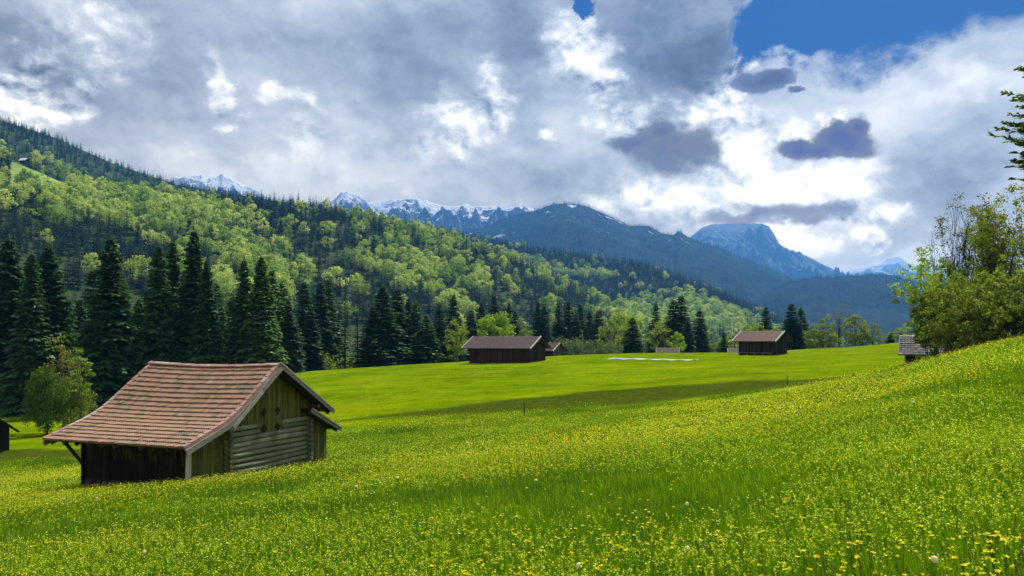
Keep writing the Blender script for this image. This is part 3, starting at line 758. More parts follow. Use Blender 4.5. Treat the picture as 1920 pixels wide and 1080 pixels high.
# ------------------------------------------------------------------ bare, branching trees
def branching(mb, p, d, L, r, depth, rng, spread=.5, up=.35, tips=None, sides=5, nseg=4, fl=0.0):
    pts = [p.copy()]; rs = [r]; q = p.copy(); dd = d.copy()
    for i in range(nseg):
        dd = (dd + Vector(rng.normal(0, .10, 3)) + Vector((0, 0, up * .12))).normalized()
        q = q + dd * (L / nseg); pts.append(q.copy()); rs.append(max(fl, r * (1 - (i + 1) / nseg * .62)))
    mb.tube(pts, rs, sides, .5, cap=False)
    if depth == 0:
        if tips is not None: tips.append(q)
        return
    kids = 3 if depth > 1 else 4
    for k in range(kids):
        i = 1 + (k * (nseg - 1)) // max(1, kids - 1) if k < kids - 1 else nseg
        i = min(max(i + rng.integers(0, 2), 1), nseg)
        nd = (dd + Vector(rng.normal(0, spread, 3)) + Vector((0, 0, up))).normalized()
        branching(mb, pts[i], nd, L * rng.uniform(.55, .8), rs[i] * .72, depth - 1, rng, spread, up, tips, max(3, sides - 1), max(2, nseg - 1), fl)

def stem_tree(name, px, Y, top, seed, nst, spread, label, cat, mat=None, leaves=0, lsize=.12, fan=.5, depth=3, shrink=1.0, bark='bark_grey', up=.5, base_spread=.5, thick=1.0):
    rng = np.random.default_rng(seed)
    x = (px - 960) / F * Y; zg = gz(x, Y) - .2; H = (HZ - top) / F * Y - zg
    root = empty(name, (x, Y, zg), 0, label, cat)
    mb = MB(); tips = []
    for k in range(nst):
        a = rng.uniform(0, 6.28); d = Vector((math.cos(a) * fan * rng.random(), math.sin(a) * fan * rng.random(), 1)).normalized()
        p = Vector((rng.normal(0, base_spread), rng.normal(0, base_spread), 0))
        branching(mb, p, d, H * rng.uniform(.40, .50), thick * .055 * H / 6 * rng.uniform(.6, 1.1), depth, rng, spread, up, tips, 6, 6, .020 if thick > 1.4 else .006)
    zmax = max(v[2] for v in mb.v); f = H / zmax
    mb.v = [(v[0] * shrink, v[1] * shrink, v[2] * f) for v in mb.v]
    mb.build('trunk', M[bark], root, True)
    if mat:
        C = np.array([[t.x * shrink, t.y * shrink, t.z * f] for t in tips])
        V, Q, var = leaf_cloud(C, rng.uniform(.25, .55, len(C)) * H / 9, leaves, lsize, rng, .8)
        link('crown', np_mesh('crown', V, [Q], [mat], var), root)
    return root

def build_right_cluster():
    stem_tree('bare_tree', 1806, 62, 382, 201, 12, .20, 'bare leafless tree with upright dark twigs above the right bushes', 'tree', depth=3, fan=.5, shrink=.62, bark='bark', up=.85, base_spread=1.1, thick=1.9)
    stem_tree('bare_tree', 1852, 63, 372, 206, 6, .24, 'nearly bare tree with a few brownish leaves between the twiggy and the leafy one', 'tree', M['leaf_bronze'], 16, .13, .4, 3, .62, 'bark', .75, .8, 1.7)
    stem_tree('leafy_tree', 1882, 60, 362, 202, 6, .30, 'tall airy tree with small brownish green leaves right of the bare one', 'tree', M['leaf_bronze'], 40, .15, .4, 3, .75, 'bark', .6, .8, 1.5)
    stem_tree('leafy_tree', 1925, 57, 345, 203, 5, .38, 'tall airy tree with olive leaves cut by the right border', 'tree', M['leaf_dull'], 46, .17, .5, 3, 1.1, 'bark', .4, .8)
    stem_tree('leafy_tree', 1990, 60, 380, 207, 5, .38, 'olive tree just outside the right border', 'tree', M['leaf_dull'], 24, .16, .5, 3, 1.0, 'bark', .4, .8)
    stem_tree('leafy_bush', 1778, 60, 462, 204, 8, .42, 'bright green leafy bush at the left end of the right thicket', 'bush', M['leaf_lime'], 46, .17, .7, 3, .9, 'bark', .25, .5)
    stem_tree('leafy_bush', 1752, 57, 545, 214, 7, .45, 'green bush with gaps of sky hanging over the tile-roofed hut', 'bush', M['leaf_spring'], 46, .16, .7, 3, .7, 'bark', .2, .4)
    stem_tree('leafy_bush', 1820, 56, 492, 205, 9, .45, 'yellow-green bush in the middle of the right thicket', 'bush', M['leaf_spring'], 34, .16, .9, 3, 1.0, 'bark', .2, .7)
    stem_tree('leafy_bush', 1850, 52, 515, 208, 11, .42, 'large olive brown bush dominating the right thicket', 'bush', M['leaf_dull'], 24, .14, 1.0, 3, 1.15, 'bark', .15, .8)
    stem_tree('leafy_bush', 1893, 50, 500, 209, 11, .5, 'dense olive bush near the right border', 'bush', M['leaf_dull'], 26, .14, 1.0, 3, 1.1, 'bark', .15, .9)
    stem_tree('leafy_bush', 1950, 49, 480, 210, 9, .5, 'dense olive bush cut by the right border', 'bush', M['leaf_dull'], 36, .15, 1.0, 3, 1.2, 'bark', .15, .9)
    stem_tree('leafy_bush', 1812, 50, 580, 211, 9, .42, 'low dull bush in front of the right half of the tile-roofed hut', 'bush', M['leaf_spring'], 24, .12, 1.1, 3, 1.0, 'bark', .1, .5)
    stem_tree('leafy_bush', 1748, 62, 656, 212, 8, .5, 'small green bush growing against the log wall of the tile-roofed hut', 'bush', M['leaf_deep'], 34, .12, 1.2, 2, 1.5, 'bark', .05, .5)
    # beech whose trunk stands outside the right border and whose tiered branches reach into the sky
    rng = np.random.default_rng(300)
    Y = 24; x = (2105 - 960) / F * Y; zg = gz(x, Y) - .2
    root = empty('beech_tree', (x, Y, zg), 0, 'beech with tiered leafy branches reaching into the sky at the upper right corner', 'tree')
    mb = MB(); H = 15.5 - zg
    mb.tube([(0, 0, -.3), (.1, 0, 3), (-.1, .1, 7), (0, 0, 11), (.05, 0, H)], [.34, .27, .2, .12, .02], 10, .5)
    P = []; D = []; N = []; L = []
    zt = lambda py: (HZ - py) / F * Y - zg
    ends = [(1907, 130), (1890, 158), (1874, 176), (1868, 203), (1866, 236), (1878, 240), (1870, 277), (1872, 300), (1884, 318), (1893, 214), (1888, 262), (1899, 184), (1900, 296), (1905, 322), (1915, 110), (1925, 85), (1940, 60)]
    ends = ends + [(e[0] + rng.uniform(8, 60), e[1] + rng.uniform(-12, 12)) for e in ends for _ in range(4)]
    for k in range(len(ends) + 46):
        if k < len(ends):
            px, py = ends[k]; px = px + 30; e = Vector(((px - 2105) / F * Y, rng.uniform(-1.2, 1.2), zt(py) + rng.uniform(-.05, .05)))
        else:
            a = rng.uniform(-2.1, 2.1); rr = rng.uniform(2, 4); e = Vector((math.cos(a) * rr, math.sin(a) * rr, zt(rng.uniform(-20, 320))))
        s = Vector((0, 0, max(e.z - .45 * e.xy.length + rng.uniform(-.2, .2), 4)))
        m = s.lerp(e, .5) + Vector((0, 0, .28))
        pts = [s, s.lerp(m, .5) + Vector((0, 0, .1)), m, m.lerp(e, .55) + Vector((0, 0, .03)), e]
        mb.tube(pts, [.05, .04, .028, .015, .005], 5, .5, cap=False)
        dirh = (e - m).normalized(); side = dirh.cross(Vector((0, 0, 1))).normalized()
        for j in range(30):
            f = rng.uniform(.15, 1); base = m.lerp(e, f) if rng.random() < .75 else s.lerp(m, max(f, .5))
            sg = rng.choice([-1, 1]); tw = (dirh * .8 + side * sg * rng.uniform(.3, 1.0) + Vector((0, 0, rng.uniform(-.1, .25)))).normalized() * rng.uniform(.2, .75) * (1.2 - f)
            mb.tube([base, base + tw], [.007, .003], 3, .5, cap=False)
            nl = 15
            for q in range(nl):
                P.append(base + tw * ((q + .5) / nl)); dd = tw.normalized() + side * rng.uniform(-1, 1) + Vector((0, 0, rng.uniform(-.5, .15))); D.append(dd); N.append(Vector((rng.normal(0, .4), rng.normal(0, .4), 1))); L.append(rng.uniform(.07, .125))
    P = np.array(P); D = np.array(D); N = np.array(N); L = np.array(L)
    V, Q = kites(P, D, L, L * .32, N)
    mb.build('trunk', M['bark'], root, True)
    link('crown', np_mesh('crown', V, [Q], [M['leaf_spring']], np.repeat(rng.uniform(.0, .8, len(L)), 4)), root)

# ------------------------------------------------------------------ scatter as ONE object
def scatter(name, pts, rot, scl, idx, protos, label, cat, hid=None):
    me = bpy.data.meshes.new(name); pts = np.asarray(pts, np.float32)
    me.vertices.add(len(pts)); me.vertices.foreach_set('co', pts.ravel())
    a = me.attributes.new('rot', 'FLOAT_VECTOR', 'POINT'); a.data.foreach_set('vector', np.asarray(rot, np.float32).ravel())
    a = me.attributes.new('scl', 'FLOAT_VECTOR', 'POINT'); a.data.foreach_set('vector', np.asarray(scl, np.float32).ravel())
    a = me.attributes.new('pick', 'INT', 'POINT'); a.data.foreach_set('value', np.asarray(idx, np.int32))
    o = link(name, me); tag(o, label, cat, kind='stuff')
    g = bpy.data.node_groups.new(name + '_nodes', 'GeometryNodeTree')
    g.interface.new_socket('Geometry', in_out='INPUT', socket_type='NodeSocketGeometry')
    g.interface.new_socket('Geometry', in_out='OUTPUT', socket_type='NodeSocketGeometry')
    gi = g.nodes.new('NodeGroupInput'); go = g.nodes.new('NodeGroupOutput'); jn = g.nodes.new('GeometryNodeJoinGeometry')
    def na(nm, ty):
        n = g.nodes.new('GeometryNodeInputNamedAttribute'); n.data_type = ty; n.inputs['Name'].default_value = nm
        return n.outputs['Attribute']
    ar = na('rot', 'FLOAT_VECTOR'); asc = na('scl', 'FLOAT_VECTOR'); ap = na('pick', 'INT')
    e2r = g.nodes.new('FunctionNodeEulerToRotation'); g.links.new(ar, e2r.inputs[0])
    for k, p in enumerate(protos):
        oi = g.nodes.new('GeometryNodeObjectInfo'); oi.inputs['Object'].default_value = p; oi.inputs['As Instance'].default_value = True; oi.transform_space = 'ORIGINAL'
        cp = g.nodes.new('FunctionNodeCompare'); cp.data_type = 'INT'; cp.operation = 'EQUAL'; g.links.new(ap, cp.inputs[2]); cp.inputs[3].default_value = k
        ip = g.nodes.new('GeometryNodeInstanceOnPoints')
        g.links.new(gi.outputs[0], ip.inputs['Points']); g.links.new(cp.outputs[0], ip.inputs['Selection']); g.links.new(oi.outputs['Geometry'], ip.inputs['Instance'])
        g.links.new(e2r.outputs[0], ip.inputs['Rotation']); g.links.new(asc, ip.inputs['Scale'])
        g.links.new(ip.outputs[0], jn.inputs[0])
    g.links.new(jn.outputs[0], go.inputs[0])
    md = o.modifiers.new('scatter', 'NODES'); md.node_group = g
    return o
def loose(name, me):
    return bpy.data.objects.new(name, me)   # shape source only, never linked to the scene

BELT_TOP = ([-400, 0, 200, 400, 520, 600, 850, 1000, 1300, 1350, 1500, 1700], [470, 470, 470, 470, 520, 545, 565, 590, 600, 625, 610, 640])

def build_forest():
    rng = np.random.default_rng(9)
    # far tree shapes: one mesh each (trunk too small to see apart)
    FS = []
    for k in range(4):
        V, Q, var = spruce_crown(22, 3.5 + .5 * (k % 2), 17, 7, 2, np.random.default_rng(400 + k), base=.03, size=1.5, prof=.8)
        mb = MB(); mb.tube([(0, 0, -1), (0, 0, 20)], [.3, .05], 4, .5, cap=False)
        FS.append(join([(V, [Q], var, 0), mb_part(mb, 1)], [M['needle_far'], M['bark']], 'spruce_tree'))
    FB = []
    for k in range(5):
        r = np.random.default_rng(420 + k); R = 5.6 + .8 * (k % 3)
        C, Rd = crown_clumps(16, R, 30, r, .2, 1.0, 1.0, .30, .66)
        V, Q, var = leaf_cloud(C, Rd, 34, .85, r, .8, .5)
        mb = MB(); mb.tube([(0, 0, -1), (0, 0, 11)], [.3, .1], 4, .5, cap=False)
        FB.append(join([(V, [Q], var, 0), mb_part(mb, 1)], [M['leaf_far'], M['bark_grey']], 'beech_tree'))
    P = {0: [], 1: []}
    def put(h, n, px0, px1, t0, t1, broad, hmul=1.0, skip=None):
        px, t = h.sample(n, px0, px1, t0, t1, rng)
        X, Y, Z = h.pt(px, t); py = HZ - Z / Y * F
        H = (rng.uniform(13, 26, len(px)) - 5 * (rng.random(len(px)) < .2)) * hmul
        top = HZ - (Z + H) / Y * F
        ok = (top < np.interp(px, *BELT_TOP) + np.interp(px, [-400, 520, 620], [110, 90, 25]))
        if skip is not None: ok &= ~skip(px, py)
        b = broad(px, py, X, Y, t)
        isb = rng.random(len(px)) < b
        for k in (0, 1):
            m = ok & (isb == bool(k))
            P[k].append(np.stack([X[m], Y[m], Z[m] - .5, H[m] * (.94 if k else 1.0), px[m], top[m]], 1))
    def b1(px, py, X, Y, t):
        # bright broadleaf belt across the upper slope, spruce streaks running down it
        cres = np.interp(px, *H1.crest); d = py - cres
        n = fbm(X * .011 + 3, Y * .008, 4) + .55 * fbm(X * .05, Y * .05 + 9, 3)
        lo = np.interp(px, [-400, 0, 200, 400, 560, 700, 850, 1000, 1200, 1450], [80, 85, 110, 130, 90, 75, 80, 70, 30, 20])
        k = .50 - .0042 * np.clip(d - lo, 0, 300) + n * 1.35
        k = np.where(px > 540, k - .24, k)
        k = np.where((px < 260) & (py > 440), k - .9, k)
        return np.clip(k, .03, .97)
    def skip1(px, py): return clear_patch(px, py) | ((px > 20) & (px < 60) & (py < 312) & (py > 290))
    put(H1, 6300, -220, 1440, .02, 1.03, b1, .88, skip1)
    def b2(px, py, X, Y, t):
        cres = np.interp(px, *H2.crest)
        return np.where((px < 330) & (py - cres > 45), .22, .015)
    put(H2, 8600, -300, 1120, .45, 1.03, b2, .76)
    def b3(px, py, X, Y, t):
        n = fbm(X * .006, Y * .005 + 4, 4); cres = np.interp(px, *H3.crest)
        return np.clip(.28 + n * 1.5 - .55 * (py - cres < 22) - .2 * (px > 1400), .02, .9)
    put(H3, 9500, 800, 1640, .05, 1.02, b3, .95)
    sp = np.concatenate(P[0]); br = np.concatenate(P[1])
    FSo = [loose('spruce_shape', m) for m in FS]; FBo = [loose('beech_shape', m) for m in FB]
    for arr, meshes, protos, nm, cat, h0, lab, glab, sname, slab in (
        (sp, FS, FSo, 'spruce_tree', 'spruce', 22, 'dark spruce among the light beeches on the wooded hillside', 'spruces on the near hillside', 'spruce_forest', 'mass of dark spruces covering the hillsides'),
        (br, FB, FBo, 'beech_tree', 'beech', 16, 'rounded light green beech on the wooded hillside', 'light green beeches on the near hillside', 'beech_forest', 'mass of light green beeches covering the hillsides')):
        size = arr[:, 3] / arr[:, 1]
        vis = (arr[:, 4] > 5) & (arr[:, 4] < 1915) & (arr[:, 5] < np.interp(arr[:, 4], *BELT_TOP) - 8)
        order = np.argsort(-(size * vis))
        n_ind = 300 - (62 if cat == 'spruce' else 0)
        ind = order[:n_ind]; rest = order[n_ind:]
        for i in ind:
            a = arr[i]; k = rng.integers(len(meshes))
            o = link(nm, meshes[k], None, (a[0], a[1], a[2])); s = a[3] / h0; w = s * rng.uniform(.85, 1.2)
            o.scale = (w, w, s); o.rotation_euler = (0, 0, rng.uniform(0, 6.28)); tag(o, lab, cat, glab)
        a = arr[rest]; n = len(a); s = a[:, 3] / h0; w = s * rng.uniform(.85, 1.2, n)
        rot = np.zeros((n, 3)); rot[:, 2] = rng.uniform(0, 6.28, n)
        scatter(sname, a[:, :3], rot, np.stack([w, w, s], 1), rng.integers(0, len(meshes), n), protos, slab, 'forest')
        print(nm, len(arr), 'individual', len(ind))
    # conifers that roughen the far ridges
    V, Q, var = spruce_crown(22, 3.6, 7, 5, 1, np.random.default_rng(440), base=.02, size=2.4, prof=.8)
    co = loose('ridge_spruce_shape', np_mesh('ridge_spruce', V, [Q], [M['needle_far']], var))
    PP = []
    for h, n, a, b, t0, t1, jump in ((H4, 9000, 860, 1640, .35, 1.0, 0), (H5, 8000, 1400, 2000, .45, 1.0, 0), (H4, 700, 930, 1280, .992, 1.0, 0), (H4, 500, 1290, 1600, .992, 1.0, 0), (H5, 900, 1450, 1900, .992, 1.0, 0)):
        px, t = h.sample(n, a, b, t0, t1, rng); X, Y, Z = h.pt(px, t); PP.append(np.stack([X, Y, Z - 1], 1))
    PP = np.concatenate(PP); n = len(PP); s = rng.uniform(.7, 1.35, n)
    rot = np.zeros((n, 3)); rot[:, 2] = rng.uniform(0, 6.28, n)
    scatter('ridge_forest', PP, rot, np.stack([s * 1.3, s * 1.3, s], 1), np.zeros(n, int), [co], 'distant conifers covering the blue mountains', 'forest')
# ================================================================== barns
BX, BY, BZ = -13.03, 30.0, -5.66
BROT = math.atan2(.936, .352)

M['seed_brown'] = leaf_mat('brown_seed_heads', [(.10, .09, .02), (.22, .18, .05), (.34, .30, .10)], .45)
def dark_wall():
    def col(t):
        o = opos(t)
        v = t.vmath('ADD', t.vmath('MULTIPLY', o, (22, 22, 1.2)), t.n('ShaderNodeCombineXYZ', i_0=0.0).outputs[0])
        g = t.noise(v, 1, 6, .62)
        f = t.math('ADD', t.math('MULTIPLY', g, .7), t.math('MULTIPLY', t.attr('var'), .35))
        c = t.ramp(f, [(.3, (.003, .003, .003)), (.6, (.009, .008, .007)), (.9, (.03, .026, .022))])
        z = t.n('ShaderNodeSeparateXYZ'); t.set(z.inputs[0], o)
        st = t.noise(t.vmath('MULTIPLY', o, (5, 5, .8)), 1.2, 5, .6)
        top = t.math('MULTIPLY', t.mapr(z.outputs[2], .55, 1.5), t.mapr(st, .5, .68))
        bot = t.math('MULTIPLY', t.mapr(z.outputs[2], -.15, -.6), t.mapr(st, .42, .7))
        c = t.mix(top, c, (.10, .11, .06))
        return t.mix(bot, c, (.30, .28, .27))
    return bsdf_mat('blackened_boards', col, .85, .15, lambda t: t.noise(t.vmath('MULTIPLY', opos(t), (22, 22, 1.2)), 1.3, 5, .6), .006)
M['wall_black'] = dark_wall()

KE, KK, KR = (-.88, 1.505), (1.763, 2.385), (4.88, 4.606)
def slope_pt(s):
    """left slope: distance s up from the eave -> (X, z, nx, nz); bend softened"""
    l1 = math.hypot(KK[0] - KE[0], KK[1] - KE[1]); l2 = math.hypot(KR[0] - KK[0], KR[1] - KK[1])
    a1 = math.atan2(KK[1] - KE[1], KK[0] - KE[0]); a2 = math.atan2(KR[1] - KK[1], KR[0] - KK[0])
    def raw(s):
        if s < l1: return (KE[0] + math.cos(a1) * s, KE[1] + math.sin(a1) * s)
        return (KK[0] + math.cos(a2) * (s - l1), KK[1] + math.sin(a2) * (s - l1))
    w = .8; n = 7; x = z = 0
    for k in range(n):
        q = raw(s + (k - n // 2) / (n // 2) * w * min(1, max(0, s) / w, max(0, l1 + l2 - s) / w)); x += q[0] / n; z += q[1] / n
    f = min(max((s - l1 + w) / (2 * w), 0), 1); a = a1 + (a2 - a1) * f
    return x, z, -math.sin(a), math.cos(a)
SLEN = math.hypot(KK[0] - KE[0], KK[1] - KE[1]) + math.hypot(KR[0] - KK[0], KR[1] - KK[1])
def sag(y, s): return -.11 * math.sin(PI * min(max((y + .7) / 7.7, 0), 1)) * (s / SLEN) ** 1.0

def tile_field(y0, y1, slen, fn, courses, tw, ribs, rng, bump=.028, lift=.06):
    V = []; Q = []; var = []
    nt_ = int(round((y1 - y0) / tw)); tw = (y1 - y0) / nt_; m = ribs * 4 + 1
    for c in range(courses):
        s0 = slen * c / courses; s1 = slen * (c + 1) / courses + .03
        cb = rng.random()
        for k in range(nt_):
            v = float(np.clip(.42 + .21 * rng.normal() + .12 * (cb - .5), 0, .84))
            if rng.random() < .02: v = rng.uniform(.85, 1.0)
            j = rng.normal(0, .006); js = rng.normal(0, .008)
            b = len(V)
            for r, (s, l) in enumerate(((s0 + js, -.01), (s0 + js, lift + j), (s1, .008))):
                for q in range(m):
                    y = y0 + (k + q / (m - 1)) * tw
                    h = bump * (.5 + .5 * math.cos(2 * PI * q / 4)) if r else 0
                    x, z, nx, nz = fn(max(0, min(s, slen)), y)
                    V.append((x + nx * (l + h), y, z + nz * (l + h))); var.append(v)
            for r in range(2):
                for q in range(m - 1):
                    a = b + r * m + q; Q.append((a, a + m, a + m + 1, a + 1))
    return np.array(V), np.array(Q), np.array(var)

def build_main_barn():
    rng = np.random.default_rng(55)
    root = empty('hay_barn', (BX, BY, BZ), BROT, 'old log and board hay barn with a swept red tiled roof in the meadow', 'barn', 'hay barns on the meadows')
    def P(s, y):
        x, z, nx, nz = slope_pt(s); return x, z + sag(y, s), nx, nz
    roof = None
    V, Q, var = tile_field(-.62, 6.95, SLEN - .1, P, 19, .235, 2, rng)
    roof = link('roof', np_mesh('roof', V, [Q], [M['tile']], var), root)
    # deck under the tiles, right slopes
    mb = MB()
    ss = [SLEN * k / 16 for k in range(17)]
    for a, b in zip(ss[:-1], ss[1:]):
        for yy in range(8):
            ya = -.6 + yy * 7.5 / 8; yb = ya + 7.5 / 8
            q = []
            for (s, y) in ((a, ya), (b, ya), (b, yb), (a, yb)):
                x, z, nx, nz = P(s, y); q.append((x - nx * .06, y, z - nz * .06))
            t = []
            for (s, y) in ((a, ya), (b, ya), (b, yb), (a, yb)):
                x, z, nx, nz = P(s, y); t.append((x - nx * .02, y, z - nz * .02))
            mb.hexa(q + t)
    RU0, RU1 = (4.9, 4.58), (9.12, 2.10)
    a2 = math.atan2(RU0[1] - RU1[1], RU1[0] - RU0[0])
    mb.hexa([(RU0[0], -.6, RU0[1] - .07), (RU1[0], -.6, RU1[1] - .07), (RU1[0], 6.9, RU1[1] - .07), (RU0[0], 6.9, RU0[1] - .07), (RU0[0], -.6, RU0[1] - .03), (RU1[0], -.6, RU1[1] - .03), (RU1[0], 6.9, RU1[1] - .03), (RU0[0], 6.9, RU0[1] - .03)])
    RL0, RL1 = (7.3, 2.36), (9.93, 1.10)
    mb.hexa([(RL0[0], -.5, RL0[1] - .07), (RL1[0], -.5, RL1[1] - .07), (RL1[0], 6.7, RL1[1] - .07), (RL0[0], 6.7, RL0[1] - .07), (RL0[0], -.5, RL0[1] - .03), (RL1[0], -.5, RL1[1] - .03), (RL1[0], 6.7, RL1[1] - .03), (RL0[0], 6.7, RL0[1] - .03)])
    # rafters
    for k in range(11):
        y = -.45 + k * .7
        for s0, s1 in ((.05, SLEN * .42), (SLEN * .42, SLEN - .1)):
            x0, z0, _, _ = slope_pt(s0); x1, z1, _, _ = slope_pt(s1)
            mb.beam((x0, y, z0 - .15 + sag(y, s0)), (x1, y, z1 - .15 + sag(y, s1)), .1, .13)
        mb.beam((4.9, y, 4.42), (9.05, y, 1.98), .1, .14)
        if k < 10: mb.beam((7.4, y + .05, 2.18), (9.85, y + .05, .99), .09, .12)
    mb.beam((-.02, -.45, 1.60), (-.02, 6.8, 1.60), .14, .14); mb.beam((9.3, -.4, 1.18), (9.3, 6.6, 1.18), .13, .13); mb.beam((8.02, -.6, 2.44), (8.02, 6.7, 2.44), .15, .15)
    link('rafters', mb.mesh('rafters', M['wood_under']), roof)
    # right slopes covered with the same tiles
    def PR(p0, p1):
        l = math.hypot(p1[0] - p0[0], p1[1] - p0[1]); dx = (p0[0] - p1[0]) / l; dz = (p0[1] - p1[1]) / l
        return l, lambda s, y: (p1[0] + dx * s, p1[1] + dz * s, dz, -dx)
    for p0, p1, y0, y1, n in ((RU0, RU1, -.62, 6.95, 13), (RL0, RL1, -.5, 6.7, 8)):
        l, fn = PR(p0, p1); V, Q, var = tile_field(y0, y1, l, fn, n, .235, 2, rng)
        link('roof', np_mesh('right_slope_tiles', V, [Q], [M['tile']], var), root)
    # ridge caps
    mb = MB(); n = 20; hk = MB()
    for k in range(n):
        ya = -.7 + k * 7.72 / n; yb = ya + 7.72 / n + .03; v = rng.uniform(0, .75) if rng.random() > .22 else rng.uniform(.85, 1)
        j = rng.normal(0, .006)
        for q in range(8):
            a0 = -1.15 + q * 2.3 / 8; a1 = a0 + 2.3 / 8
            pts = []
            for r in (.15, .17):
                for (y, a) in ((ya, a0), (ya, a1), (yb, a1), (yb, a0)):
                    pts.append((4.88 + math.sin(a) * (r + .05) * 1.15, y, 4.50 + j + math.cos(a) * r + sag(y, SLEN)))
            mb.hexa(pts, v)
    rt = link('ridge_tiles', mb.mesh('ridge_tiles', M['ridge_tile']), root)
    for y in (.35, 1.9, 2.2, 3.6, 5.05):
        hk = MB(); z = 4.66 + sag(y, SLEN); hk.beam((4.86, y, z - .02), (4.84, y - .10, z + .14), .025, .025)
        link('ridge_hook', hk.mesh('ridge_hook', M['iron']), rt)
    # verge tiles and bargeboards
    for y, outw in ((-.70, 1), (6.98, -1)):
        vt = MB(); bb = MB(); k = 0; s = 0
        while s < SLEN - .05:
            e = min(s + .40, SLEN); x0, z0, nx, nz = P(s, y); x1, z1, nx1, nz1 = P(e, y)
            v = rng.uniform(0, .7)
            if outw == 1 and abs(s - SLEN * .80) < .25: v = 1.0
            if outw == -1 and 1.1 < s < 3.6: v = .97
            for lo, hi, ya, yb in ((.0, .075, y - .02, y + .16), (-.12, .0, y - .02, y + .02)) if outw == 1 else ((.0, .075, y - .16, y + .02), (-.12, .0, y - .02, y + .02)):
                vt.hexa([(x0 + nx * lo, ya, z0 + nz * lo), (x1 + nx1 * lo, ya, z1 + nz1 * lo), (x1 + nx1 * lo, yb, z1 + nz1 * lo), (x0 + nx * lo, yb, z0 + nz * lo),
                         (x0 + nx * (hi + .02), ya, z0 + nz * (hi + .02)), (x1 + nx1 * hi, ya, z1 + nz1 * hi), (x1 + nx1 * hi, yb, z1 + nz1 * hi), (x0 + nx * (hi + .02), yb, z0 + nz * (hi + .02))], v)
            s += .40
        so = -.04 * outw
        for s0, s1 in [(SLEN * i / 14, SLEN * (i + 1) / 14) for i in range(14)]:
            x0, z0, nx, nz = P(s0, y); x1, z1, nx1, nz1 = P(s1, y)
            bb.hexa([(x0 - nx * .30, y + so - .02, z0 - nz * .30), (x1 - nx1 * .30, y + so - .02, z1 - nz1 * .30), (x1 - nx1 * .30, y + so + .02, z1 - nz1 * .30), (x0 - nx * .30, y + so + .02, z0 - nz * .30),
                     (x0 - nx * .08, y + so - .02, z0 - nz * .08), (x1 - nx1 * .08, y + so - .02, z1 - nz1 * .08), (x1 - nx1 * .08, y + so + .02, z1 - nz1 * .08), (x0 - nx * .08, y + so + .02, z0 - nz * .08)], .55)
        link('verge_tiles', vt.mesh('verge_tiles', M['ridge_tile']), root); link('bargeboard', bb.mesh('bargeboard', M['wood_grey']), root)
    for y in (-.72, 7.0):
        bb = MB()
        bb.beam((4.80, y, 4.62), (9.2, y, 2.03), .04, .2, var=.6); bb.beam((4.85, y - .03 if y < 0 else y + .03, 4.70), (9.15, y - .03 if y < 0 else y + .03, 2.17), .05, .07, var=.9)
        link('bargeboard', bb.mesh('bargeboard', M['wood_grey']), root); bb = MB()
        bb.beam((7.35, y + .1 if y < 0 else y - .3, 2.26), (9.98, y + .1 if y < 0 else y - .3, 1.03), .04, .17, var=.5); bb.beam((7.4, y + .06 if y < 0 else y - .26, 2.36), (9.98, y + .06 if y < 0 else y - .26, 1.15), .05, .06, var=.95)
        link('bargeboard', bb.mesh('bargeboard', M['wood_grey']), root)
    # the long loose board that reaches down to the bend
    bb = MB(); bb.beam((3.6, -.78, 3.43), (1.75, -.78, 2.02), .04, .15, var=.8)
    link('loose_board', bb.mesh('loose_board', M['wood_grey']), root)
    # gable boards
    def under(x):
        if x < KR[0]:
            l1 = KK[0] - KE[0]
            z = KE[1] + (x - KE[0]) / l1 * (KK[1] - KE[1]) if x < KK[0] else KK[1] + (x - KK[0]) / (KR[0] - KK[0]) * (KR[1] - KK[1])
            return z - .12
        zu = RU0[1] + (x - RU0[0]) / (RU1[0] - RU0[0]) * (RU1[1] - RU0[1])
        if x > 8.1: zu = RL0[1] + (x - RL0[0]) / (RL1[0] - RL0[0]) * (RL1[1] - RL0[1])
        return zu - .1
    def boards(mb, xa, xb, zlo, y=0, w=.19, dep=.03, top=under):
        x = xa
        while x < xb - .02:
            ww = min(w * rng.uniform(.75, 1.3), xb - x); j = rng.uniform(-.008, .008); zl = zlo + rng.uniform(-.02, .02)
            z0, z1 = top(x + .006), top(x + ww - .006)
            mb.hexa([(x + .005, y - dep + j, zl), (x + ww - .005, y - dep + j, zl), (x + ww - .005, y + j, zl), (x + .005, y + j, zl),
                     (x + .005, y - dep + j, z0), (x + ww - .005, y - dep + j, z1), (x + ww - .005, y + j, z1), (x + .005, y + j, z0)], float(rng.uniform(0, 1)))
            x += ww
    g = MB()
    boards(g, 1.98, 4.22, 1.93); boards(g, 4.22, 5.86, 1.36, -.012); boards(g, 5.86, 8.1, 1.88)
    gable = link('gable_boards', g.mesh('gable_boards', M['wood_moss']), root)
    g = MB(); boards(g, .02, 1.95, -.95, -.01, .24); g.box(1.2, 1.75, -.075, -.045, 1.15, 1.21, .1); g.box(1.25, 1.6, -.075, -.045, -.05, 0.0, .1)
    tag(link('side_boards', g.mesh('side_boards', M['wood_moss']), root), 'mossy upright boards left of the logs')
    g = MB(); boards(g, 8.12, 9.48, -1.2, -.01, .22); tag(link('side_boards', g.mesh('side_boards', M['wood_moss']), root), 'mossy upright boards right of the logs')
    for X in (4.55, 5.52):
        for Z in (2.42, 1.66):
            ir = MB(); ir.box(X - .2, X + .2, -.07, -.045, Z - .06, Z + .05, .5); ir.box(X - .09, X + .08, -.085, -.072, Z - .17, Z + .16, .5)
            link('hatch_iron', ir.mesh('hatch_iron', M['iron']), gable)
    # logs
    pitch = .235; N = 12
